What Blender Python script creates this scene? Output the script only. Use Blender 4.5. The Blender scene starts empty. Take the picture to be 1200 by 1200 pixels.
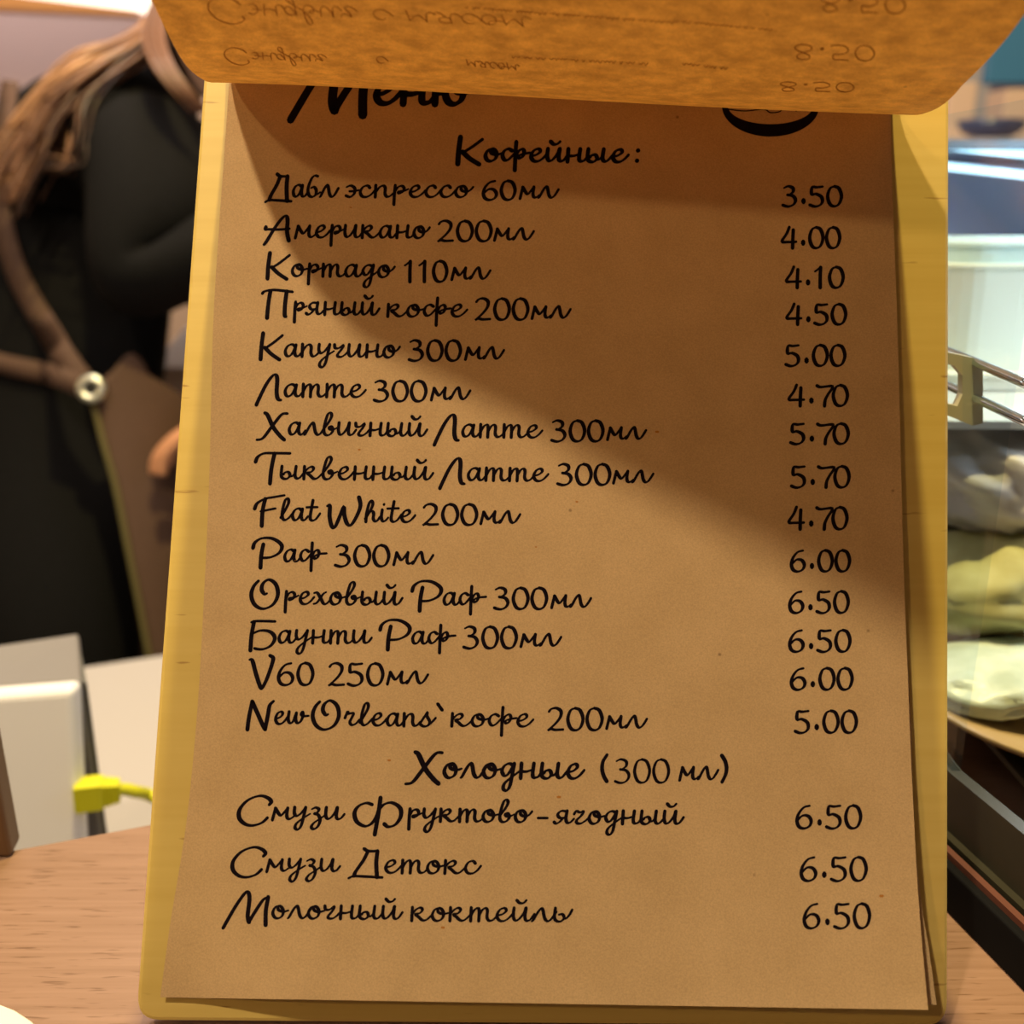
import bpy, bmesh, math, random
from mathutils import Vector, Matrix
from mathutils.bvhtree import BVHTree
random.seed(7)
S = bpy.context.scene
COL = S.collection

# ---------------------------------------------------------------- camera
PITCH = math.radians(17.0)
CAM_H = 0.2287                      # lens height above the counter top
F = 1200.0
cam_d = bpy.data.cameras.new('camera')
cam_d.sensor_width = 36; cam_d.lens = 36
cam_d.clip_start = 0.01; cam_d.clip_end = 50
cam_d.dof.use_dof = True
cam_d.dof.focus_distance = 0.304
cam_d.dof.aperture_fstop = 9.0
cam = bpy.data.objects.new('camera', cam_d); COL.objects.link(cam)
cam.location = (0, 0, CAM_H)
cam.rotation_euler = (math.pi/2 - PITCH, 0, 0)
S.camera = cam
CP = Vector((0, 0, CAM_H))
RT = Vector((1, 0, 0))
UP = Vector((0, math.sin(PITCH), math.cos(PITCH)))
FW = Vector((0, math.cos(PITCH), -math.sin(PITCH)))
def ray(px, py): return FW + RT*((px-600)/F) - UP*((py-600)/F)
def P(px, py, d): return CP + ray(px, py)*d
def G(px, py, z=0.0):
    r = ray(px, py); return CP + r*((z-CAM_H)/r.z)

# ---------------------------------------------------------------- world, exposure
S.view_settings.view_transform = 'Standard'
S.view_settings.look = 'None'
S.view_settings.gamma = 1; S.view_settings.exposure = 0
S.view_settings.use_curve_mapping = False
w = bpy.data.worlds.new('world'); S.world = w; w.use_nodes = True
w.node_tree.nodes['Background'].inputs[0].default_value = (1.0, 0.72, 0.55, 1)
w.node_tree.nodes['Background'].inputs[1].default_value = 0.06

# ---------------------------------------------------------------- the menu board's own frame
A0 = 1/0.306; B0 = 0.105*A0
NN = math.hypot(A0, B0)
def bp(px, py, wv=0.0):            # point on the board seen at a pixel, wv metres proud of it
    t = (py-600)/F
    return P(px, py, (1-wv*NN)/(A0+B0*t))
WV = (-(FW*A0) + UP*B0).normalized()        # out of the board, towards the viewer
UV = RT.copy()
VV = WV.cross(UV).normalized()              # up along the board
if VV.z < 0: VV = -VV
BO = bp(600, 600)
def loc(p): q = p-BO; return (q.dot(UV), q.dot(VV), q.dot(WV))
def glo(u, v, wv): return BO + UV*u + VV*v + WV*wv

def lamp(name, pos, energy, color, radius):
    l = bpy.data.lights.new(name, 'POINT'); l.energy = energy; l.color = color; l.shadow_soft_size = radius
    o = bpy.data.objects.new(name, l); COL.objects.link(o); o.location = pos; return o
def arealamp(name, pos, target, energy, color, sx, sy):
    l = bpy.data.lights.new(name, 'AREA'); l.energy = energy; l.color = color; l.shape = 'RECTANGLE'; l.size = sx; l.size_y = sy
    o = bpy.data.objects.new(name, l); COL.objects.link(o); o.location = pos
    o.rotation_euler = (Vector(target)-Vector(pos)).to_track_quat('-Z', 'Y').to_euler(); return o
L1U, L1V, L1W = -0.46, 0.80, 0.95
lamp('pendant_lamp_light', glo(L1U, L1V, L1W), 46, (1.0, 0.80, 0.52), 0.035)
lamp('ceiling_lamp_light', glo(0.04, 1.80, 0.58), 188, (1.0, 0.78, 0.28), 0.03)
lamp('back_lamp_light', glo(-0.90, 0.46, 1.3), 17, (1.0, 0.66, 0.30), 0.04)
arealamp('back_area_fill', (-0.3, 1.2, 1.35), (-0.6, 1.3, 0), 20, (1.0, 0.80, 0.66), 0.8, 0.5)  # added area lamp to brighten the back area, no fixture
arealamp('work_counter_fill', (-0.75, 0.55, 0.85), (-0.35, 0.65, -0.2), 1.4, (1.0, 0.86, 0.76), 0.3, 0.3)  # added area lamp to brighten the work counter and box
arealamp('case_light', (0.40, 0.50, 0.252), (0.29, 0.47, 0.05), 2.3, (0.86, 0.96, 1.0), 0.34, 0.08)

# ---------------------------------------------------------------- materials
def mat(name, color, rough=0.6, metal=0.0, spec=0.5, **kw):
    m = bpy.data.materials.new(name); m.use_nodes = True
    b = m.node_tree.nodes['Principled BSDF']
    b.inputs['Base Color'].default_value = (*color, 1)
    b.inputs['Roughness'].default_value = rough
    b.inputs['Metallic'].default_value = metal
    b.inputs['Specular IOR Level'].default_value = spec
    for k, v in kw.items(): b.inputs[k.replace('_', ' ')].default_value = v
    return m
def nod(m, t, **kw):
    n = m.node_tree.nodes.new(t)
    for k, v in kw.items(): setattr(n, k, v)
    return n
def noise_mat(name, c1, c2, scale=(60, 60, 60), detail=6, rough=0.6, bump=0.0, lo=0.35, hi=0.65, spec=0.3, dist=0.0, bdist=0.001):
    m = mat(name, c1, rough, spec=spec); nt = m.node_tree; b = nt.nodes['Principled BSDF']
    tc = nod(m, 'ShaderNodeTexCoord'); mp = nod(m, 'ShaderNodeMapping'); mp.inputs['Scale'].default_value = scale
    nz = nod(m, 'ShaderNodeTexNoise'); nz.inputs['Scale'].default_value = 1; nz.inputs['Detail'].default_value = detail
    nz.inputs['Distortion'].default_value = dist
    cr = nod(m, 'ShaderNodeValToRGB')
    cr.color_ramp.elements[0].position = lo; cr.color_ramp.elements[0].color = (*c1, 1)
    cr.color_ramp.elements[1].position = hi; cr.color_ramp.elements[1].color = (*c2, 1)
    L = nt.links.new
    L(tc.outputs['Object'], mp.inputs['Vector']); L(mp.outputs[0], nz.inputs['Vector'])
    L(nz.outputs['Fac'], cr.inputs[0]); L(cr.outputs[0], b.inputs['Base Color'])
    if bump:
        bu = nod(m, 'ShaderNodeBump'); bu.inputs['Strength'].default_value = bump; bu.inputs['Distance'].default_value = bdist
        L(nz.outputs['Fac'], bu.inputs['Height']); L(bu.outputs[0], b.inputs['Normal'])
    return m, cr, b, mp

def kraft(name, base, dark, trans=0.0, mottle=None):
    m = mat(name, base, 0.8, spec=0.15); nt = m.node_tree; b = nt.nodes['Principled BSDF']; L = nt.links.new
    tc = nod(m, 'ShaderNodeTexCoord')
    n1 = nod(m, 'ShaderNodeTexNoise'); n1.inputs['Scale'].default_value = 2200; n1.inputs['Detail'].default_value = 4
    n2 = nod(m, 'ShaderNodeTexNoise'); n2.inputs['Scale'].default_value = 60; n2.inputs['Detail'].default_value = 5
    vo = nod(m, 'ShaderNodeTexVoronoi'); vo.inputs['Scale'].default_value = 115
    for n in (n1, n2, vo): L(tc.outputs['Object'], n.inputs['Vector'])
    c1 = nod(m, 'ShaderNodeValToRGB'); e = c1.color_ramp.elements
    e[0].position = .3; e[0].color = tuple(x*0.88 for x in base)+(1,); e[1].position = .7; e[1].color = tuple(min(1, x*1.10) for x in base)+(1,)
    L(n1.outputs['Fac'], c1.inputs[0])
    mx = nod(m, 'ShaderNodeMix', data_type='RGBA', blend_type='MULTIPLY'); mx.inputs['Factor'].default_value = 1
    c2 = nod(m, 'ShaderNodeValToRGB'); e = c2.color_ramp.elements
    e[0].position = .3; e[0].color = (.94, .93, .90, 1); e[1].position = .7; e[1].color = (1.05, 1.05, 1.05, 1)
    L(n2.outputs['Fac'], c2.inputs[0]); L(c1.outputs[0], mx.inputs[6]); L(c2.outputs[0], mx.inputs[7])
    c3 = nod(m, 'ShaderNodeValToRGB'); e = c3.color_ramp.elements                       # rare dark fibres
    e[0].position = .03; e[0].color = (1, 1, 1, 1); e[1].position = .075; e[1].color = (0, 0, 0, 1)
    L(vo.outputs['Distance'], c3.inputs[0])
    pick = nod(m, 'ShaderNodeMath', operation='GREATER_THAN'); pick.inputs[1].default_value = 0.86
    sp = nod(m, 'ShaderNodeSeparateColor'); L(vo.outputs['Color'], sp.inputs[0]); L(sp.outputs[0], pick.inputs[0])
    mul = nod(m, 'ShaderNodeMath', operation='MULTIPLY'); L(c3.outputs[0], mul.inputs[0]); L(pick.outputs[0], mul.inputs[1])
    mul2 = nod(m, 'ShaderNodeMath', operation='MULTIPLY'); L(mul.outputs[0], mul2.inputs[0]); mul2.inputs[1].default_value = .55
    m3 = nod(m, 'ShaderNodeMix', data_type='RGBA'); L(mul2.outputs[0], m3.inputs[0]); L(mx.outputs[2], m3.inputs[6]); m3.inputs[7].default_value = (*dark, 1)
    out = m3.outputs[2]
    if mottle:
        n4 = nod(m, 'ShaderNodeTexNoise'); n4.inputs['Scale'].default_value = 1; n4.inputs['Detail'].default_value = 8; n4.inputs['Roughness'].default_value = .66
        mp = nod(m, 'ShaderNodeMapping'); mp.inputs['Scale'].default_value = (150, 240, 240); L(tc.outputs['Object'], mp.inputs[0]); L(mp.outputs[0], n4.inputs['Vector'])
        c4 = nod(m, 'ShaderNodeValToRGB'); e = c4.color_ramp.elements
        e[0].position = .36; e[0].color = (.80, .77, .70, 1); e[1].position = .74; e[1].color = mottle
        L(n4.outputs['Fac'], c4.inputs[0])
        m5 = nod(m, 'ShaderNodeMix', data_type='RGBA', blend_type='MULTIPLY'); m5.inputs['Factor'].default_value = 1
        L(out, m5.inputs[6]); L(c4.outputs[0], m5.inputs[7]); out = m5.outputs[2]
    L(out, b.inputs['Base Color'])
    bu = nod(m, 'ShaderNodeBump'); bu.inputs['Strength'].default_value = .25; bu.inputs['Distance'].default_value = .00008
    L(n1.outputs['Fac'], bu.inputs['Height']); L(bu.outputs[0], b.inputs['Normal'])
    if trans:
        tr = nod(m, 'ShaderNodeBsdfTranslucent'); L(out, tr.inputs['Color'])
        ms = nod(m, 'ShaderNodeMixShader'); ms.inputs[0].default_value = trans
        L(b.outputs[0], ms.inputs[1]); L(tr.outputs[0], ms.inputs[2])
        L(ms.outputs[0], nt.nodes['Material Output'].inputs[0])
    return m

M_PAPER = kraft('kraft_paper', (.56, .385, .20), (.10, .05, .02))
M_CURL = kraft('kraft_paper_backlit', (.70, .36, .09), (.12, .05, .02), trans=.10, mottle=(1.35, 1.35, 1.15, 1))  # orange base colour carries the light coming through the sheet
M_INK = mat('black_ink', (.006, .003, .006), .8, spec=.08)
M_GHOST = mat('show_through_ink', (.42, .18, .04), .8, spec=.1)

def wood(name, c1, c2, scale, lo=.35, hi=.7, rough=.45, dash=None, dscale=(40, 40, 900), dth=(.66, .72)):
    m, cr, b, mp = noise_mat(name, c1, c2, scale, 5, rough, lo=lo, hi=hi, spec=.4, dist=.4)
    if dash:
        nt = m.node_tree; L = nt.links.new
        tc = nod(m, 'ShaderNodeTexCoord'); mp2 = nod(m, 'ShaderNodeMapping'); mp2.inputs['Scale'].default_value = dscale
        nz = nod(m, 'ShaderNodeTexNoise'); nz.inputs['Scale'].default_value = 1; nz.inputs['Detail'].default_value = 2
        r = nod(m, 'ShaderNodeMapRange'); r.inputs[1].default_value = dth[0]; r.inputs[2].default_value = dth[1]; r.inputs[4].default_value = .8
        mx = nod(m, 'ShaderNodeMix', data_type='RGBA'); mx.inputs[7].default_value = (*dash, 1)
        L(tc.outputs['Object'], mp2.inputs[0]); L(mp2.outputs[0], nz.inputs['Vector']); L(nz.outputs['Fac'], r.inputs[0])
        L(r.outputs[0], mx.inputs[0]); L(cr.outputs[0], mx.inputs[6]); L(mx.outputs[2], b.inputs['Base Color'])
    return m
M_BOARD = wood('pale_pine', (.60, .435, .12), (.645, .48, .145), (9, 9, 260), dash=(.34, .18, .05), dscale=(60, 60, 500), dth=(.70, .76))
M_COUNTER = wood('oak_veneer', (.225, .130, .088), (.275, .165, .12), (12, 420, 60), dash=(.12, .06, .03), dscale=(75, 800, 50), dth=(.60, .70), rough=.4)

# ---------------------------------------------------------------- building helpers
def link(o): COL.objects.link(o); return o
def mesh_obj(name, verts, faces, m, parent=None, smooth=False):
    me = bpy.data.meshes.new(name); me.from_pydata([tuple(v) for v in verts], [], faces); me.update()
    if m: me.materials.append(m)
    if smooth:
        for p in me.polygons: p.use_smooth = True
    o = link(bpy.data.objects.new(name, me))
    if parent: o.parent = parent
    return o
def thing(o, label, cat, group=None):
    o['label'] = label; o['category'] = cat
    if group: o['group'] = group
    return o
def struct(o): o['kind'] = 'structure'; return o
def empty(name, loc_, label, cat, group=None):
    o = link(bpy.data.objects.new(name, None)); o.location = loc_; o.empty_display_size = .02
    return thing(o, label, cat, group)
def rehome(o):                          # keep child geometry in world place under an Empty with a location
    p = o.parent
    if p: o.matrix_parent_inverse = Matrix.Translation(-p.location) if True else o.matrix_parent_inverse
    return o
def child(o, p): o.parent = p; return rehome(o)
def grid_obj(name, fn, nu, nv, m, smooth=True, closed_u=False):
    vs = [fn(i/nu if closed_u else i/(nu-1), j/(nv-1)) for j in range(nv) for i in range(nu)]
    fs = []
    for j in range(nv-1):
        for i in range(nu if closed_u else nu-1):
            a = j*nu+i; b = j*nu+(i+1) % nu
            fs.append((a, b, b+nu, a+nu))
    return mesh_obj(name, vs, fs, m, smooth=smooth)
def prism(name, poly, off, m, bevel=0.0):   # poly: world points of one face, off: vector of its thickness
    n = len(poly); vs = [Vector(p) for p in poly] + [Vector(p)+off for p in poly]
    fs = [tuple(range(n)), tuple(range(2*n-1, n-1, -1))] + [(i, i+n, (i+1) % n+n, (i+1) % n) for i in range(n)]
    o = mesh_obj(name, vs, fs, m)
    bm = bmesh.new(); bm.from_mesh(o.data); bmesh.ops.recalc_face_normals(bm, faces=bm.faces)
    if bevel: bmesh.ops.bevel(bm, geom=bm.edges[:], offset=bevel, segments=3, profile=.5, affect='EDGES')
    bm.to_mesh(o.data); bm.free()
    return o
def box(name, lo, hi, m, bevel=0.0):
    x0, y0, z0 = lo; x1, y1, z1 = hi
    return prism(name, [(x0, y0, z0), (x1, y0, z0), (x1, y1, z0), (x0, y1, z0)], Vector((0, 0, z1-z0)), m, bevel)
def catmull(pts, sub=6):
    pts = [Vector(p) for p in pts]; n = len(pts)
    if n < 3: return pts
    out = []
    for i in range(n-1):
        p0 = pts[max(i-1, 0)]; p1 = pts[i]; p2 = pts[i+1]; p3 = pts[min(i+2, n-1)]
        for k in range(sub):
            t = k/sub
            out.append(.5*((2*p1)+(p2-p0)*t+(2*p0-5*p1+4*p2-p3)*t*t+(3*p1-p0-3*p2+p3)*t**3))
    out.append(pts[-1]); return out
def tube_data(pts, rad, seg=8):
    vs, fs = [], []; n = len(pts); prev = None
    for i, p in enumerate(pts):
        t = (pts[min(i+1, n-1)]-pts[max(i-1, 0)]).normalized()
        if prev is None:
            a = t.orthogonal().normalized()
        else:
            a = (prev - t*prev.dot(t)).normalized()
        prev = a; b = t.cross(a); r = rad(i/(n-1)) if callable(rad) else rad
        for k in range(seg):
            q = 2*math.pi*k/seg; vs.append(p+a*math.cos(q)*r+b*math.sin(q)*r)
    for i in range(n-1):
        for k in range(seg):
            a = i*seg+k; b = i*seg+(k+1) % seg; fs.append((a, b, b+seg, a+seg))
    fs.append(tuple(range(seg-1, -1, -1))); fs.append(tuple(range((n-1)*seg, n*seg)))
    return vs, fs
def tube(name, pts, rad, m, seg=10, sub=6):
    vs, fs = tube_data(catmull(pts, sub), rad, seg); return mesh_obj(name, vs, fs, m, smooth=True)
def lathe(name, prof, centre, m, axis=Vector((0, 0, 1)), seg=40):
    a = axis.normalized(); x = a.orthogonal().normalized(); y = a.cross(x); c = Vector(centre)
    vs = []; fs = []
    for r, h in prof:
        for k in range(seg):
            q = 2*math.pi*k/seg; vs.append(c+a*h+(x*math.cos(q)+y*math.sin(q))*r)
    for j in range(len(prof)-1):
        for k in range(seg):
            p = j*seg+k; q = j*seg+(k+1) % seg; fs.append((p, q, q+seg, p+seg))
    return mesh_obj(name, vs, fs, m, smooth=True)

# ================================================================ LARGE STRUCTURE
def lerp(a, b, t): return a+(b-a)*t
M_WALL = mat('beige_wall', (.58, .43, .40), .9)
M_FLOOR = noise_mat('floor_tile', (.10, .08, .07), (.14, .11, .09), (6, 6, 6))[0]
FZ = -0.95
struct(box('floor', (-3.2, -1.0, FZ-.05), (3.2, 3.4, FZ), M_FLOOR))
struct(box('wall_back', (-3.2, 3.4, FZ), (3.2, 3.5, 1.95), M_WALL))
struct(box('wall_left', (-3.3, -1.0, FZ), (-3.2, 3.4, 1.95), M_WALL))
struct(box('wall_right', (3.2, -1.0, FZ), (3.3, 3.4, 1.95), M_WALL))

# customer counter: slab whose back edge shows left of the board
e0, e1 = G(0, 1000), G(170, 968)
dd = (e1-e0); dd = dd/dd.x
def edge_at(x): p = e0+dd*(x-e0.x); return Vector((x, p.y, 0))
ctr = prism('service_counter', [edge_at(-1.1), Vector((-1.1, -.12, 0)), Vector((1.0, -.12, 0)), Vector((1.0, .95, 0)), Vector((.145, .95, 0)), edge_at(.145)], Vector((0, 0, -.035)), M_COUNTER)
thing(ctr, 'light oak counter top the menu board stands on', 'counter')
M_PANEL = mat('counter_panel', (.22, .13, .07), .6)
child_ = box('front_panel', (-1.1, -.02, FZ), (1.0, .02, -.035), M_PANEL); child_.parent = ctr
child_ = box('end_panel', (.16, .10, FZ), (.20, .93, -.035), M_PANEL); child_.parent = ctr

# ================================================================ MENU BOARD
def w_lift(px, py):
    t = min(max((py-150)/1030, 0), 1.15); s = min(max((px-640)/440, 0), 1.1)
    q = min(max((py-880)/300, 0), 1.1); e_ = min(max((px-205)/150, 0), 1); e_ = e_*e_*(3-2*e_)
    return .0085*(t**2.5)*(s**2) + .0005*s**3 + .0075*q*q*e_
def w_top(px, py): return .0021 + w_lift(px, py)
def w_low(px, py): return .0010 + .62*w_lift(px, py)

def interp(tab, y):
    if y <= tab[0][0]: a, b = tab[0], tab[1]
    elif y >= tab[-1][0]: a, b = tab[-2], tab[-1]
    else:
        for a, b in zip(tab, tab[1:]):
            if a[0] <= y <= b[0]: break
    return a[1]+(b[1]-a[1])*(y-a[0])/(b[0]-a[0])
def smooth_tab(tab):
    pts = catmull([(a, b, 0) for a, b in tab], 6); return [(p.x, p.y) for p in pts]

# board outline with rounded corners, in board (u, v)
c4 = [loc(bp(238, 95)), loc(bp(1113, 118)), loc(bp(1111.5, 1204)), loc(bp(158, 1197))]
c4 = [Vector((c[0], c[1])) for c in c4]
upl = (c4[0]-c4[3]).normalized(); upr = (c4[1]-c4[2]).normalized()
c4[0] = c4[0]+upl*.055; c4[1] = c4[1]+upr*.055
def rounded(corners, r, n=7):
    out = []
    for i, c in enumerate(corners):
        a = (corners[i-1]-c).normalized(); b = (corners[(i+1) % len(corners)]-c).normalized()
        p, q = c+a*r, c+b*r
        for k in range(n):
            t = k/(n-1); out.append((1-t)**2*p+2*t*(1-t)*c+t*t*q)
    return out
out = rounded(c4, .007)
board = prism('menu_board', [glo(p.x, p.y, 0) for p in out], -WV*.009, M_BOARD)
thing(board, 'upright pale pine board holding the brown paper coffee menu', 'menu board')
bv = board.modifiers.new('edge', 'BEVEL'); bv.width = .0012; bv.segments = 2; bv.limit_method = 'ANGLE'
# wooden clamp strip screwed across the head of the board
M_SCREW = mat('screw_steel', (.6, .58, .55), .3, 1.0)

LEFT = smooth_tab([(-60, 277), (98, 268.5), (250, 258), (380, 250), (570, 245), (740, 237), (850, 230), (968, 218), (1080, 200), (1168, 188)])
RIGHT = smooth_tab([(-60, 1040), (100, 1043), (200, 1045), (400, 1052), (600, 1057), (700, 1060), (800, 1064), (900, 1068), (1050, 1076), (1183, 1087.5)])
def paper_fn(left, right, ytl, ytr, ybl, ybr, wf):
    def f(s, t):
        py = lerp(lerp(ytl, ybl, t), lerp(ytr, ybr, t), s)
        x0 = interp(left, lerp(ytl, ybl, t)); x1 = interp(right, lerp(ytr, ybr, t)); px = lerp(x0, x1, s)
        return bp(px, py, wf(px, py))
    return f
sheet = grid_obj('menu_sheet', paper_fn(LEFT, RIGHT, -48, -40, 1168.5, 1183.5, w_top), 130, 150, M_PAPER)
thing(sheet, 'kraft paper sheet printed with the coffee menu and prices', 'paper sheet')
so = sheet.modifiers.new('thickness', 'SOLIDIFY'); so.thickness = .00014; so.offset = -1
es = sheet.modifiers.new('crisp_rim', 'EDGE_SPLIT'); es.split_angle = math.radians(40)
RIGHT2 = smooth_tab([(-60, 1040), (100, 1042), (400, 1050), (640, 1056), (745, 1061.5), (860, 1068.5), (960, 1070), (1060, 1080), (1110, 1088), (1178, 1097.5)])
LEFT2 = [(a, b+5) for a, b in LEFT]
sheet2 = grid_obj('spare_sheet', paper_fn(LEFT2, RIGHT2, -45, -36, 1163, 1177.5, w_low), 100, 110, M_PAPER)
thing(sheet2, 'second kraft paper sheet peeking out under the right edge of the menu sheet', 'paper sheet')
so = sheet2.modifiers.new('thickness', 'SOLIDIFY'); so.thickness = .00014; so.offset = -1

es = sheet2.modifiers.new('crisp_rim', 'EDGE_SPLIT'); es.split_angle = math.radians(40)
# ---- the lifted top sheet: bends off the board and comes out towards the viewer
PROF = catmull([(.050, .0042, 0), (.020, .0045, 0), (.006, .0050, 0), (.0005, .0075, 0), (-.0045, .0145, 0), (-.0095, .025, 0), (-.0138, .040, 0),
                (-.0138, .055, 0), (-.0105, .075, 0), (-.004, .095, 0), (.003, .12, 0), (.010, .15, 0), (.018, .185, 0), (.026, .22, 0), (.034, .26, 0)], 5)
acc = [0]
for a, b in zip(PROF, PROF[1:]): acc.append(acc[-1]+(b-a).length)
uL = loc(bp(268.5, 98))[0]; uR = loc(bp(1043.5, 131))[0]
vL = loc(bp(268.5, 98))[1]; vR = loc(bp(1043.5, 131))[1]
def prof_at(s):
    for i in range(len(acc)-1):
        if acc[i] <= s <= acc[i+1]:
            return PROF[i].lerp(PROF[i+1], (s-acc[i])/(acc[i+1]-acc[i]))
    return PROF[-1]
# how far the sheet comes out at each place across it: shorter at its left corner, unseen front edge shaped for its shadow
REACH = [(0, .100), (.065, .12), (.134, .139), (.186, .159), (.28, .186), (.38, .222), (.5, .238), (1, .25)]
def arc_f(wv):
    for i in range(8, len(PROF)-1):
        if PROF[i].y <= wv <= PROF[i+1].y: return acc[i]+(acc[i+1]-acc[i])*(wv-PROF[i].y)/(PROF[i+1].y-PROF[i].y)
    return acc[-1]
def curl_pt(t, s):
    sm = arc_f(interp(REACH, t)); p = prof_at(min(sm*s, acc[-1]-1e-6))
    ripple = .0012*math.sin(t*5.1+.6)*min(1, s*3)
    k_ = min(max((p.y-.05)/.04, 0), 1); p = Vector((p.x-.0036*min(1, max(0, (.05-p.x)/.045))-.008*t*k_, p.y, 0))
    return glo(lerp(uL, uR, t), lerp(vL, vR, t)+p.x+ripple*.6, p.y+ripple*.3)
curl = grid_obj('lifted_sheet', curl_pt, 48, 80, M_CURL)
thing(curl, 'kraft paper menu sheet lifted off the board top, its back showing faint reversed print', 'paper sheet')

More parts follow.
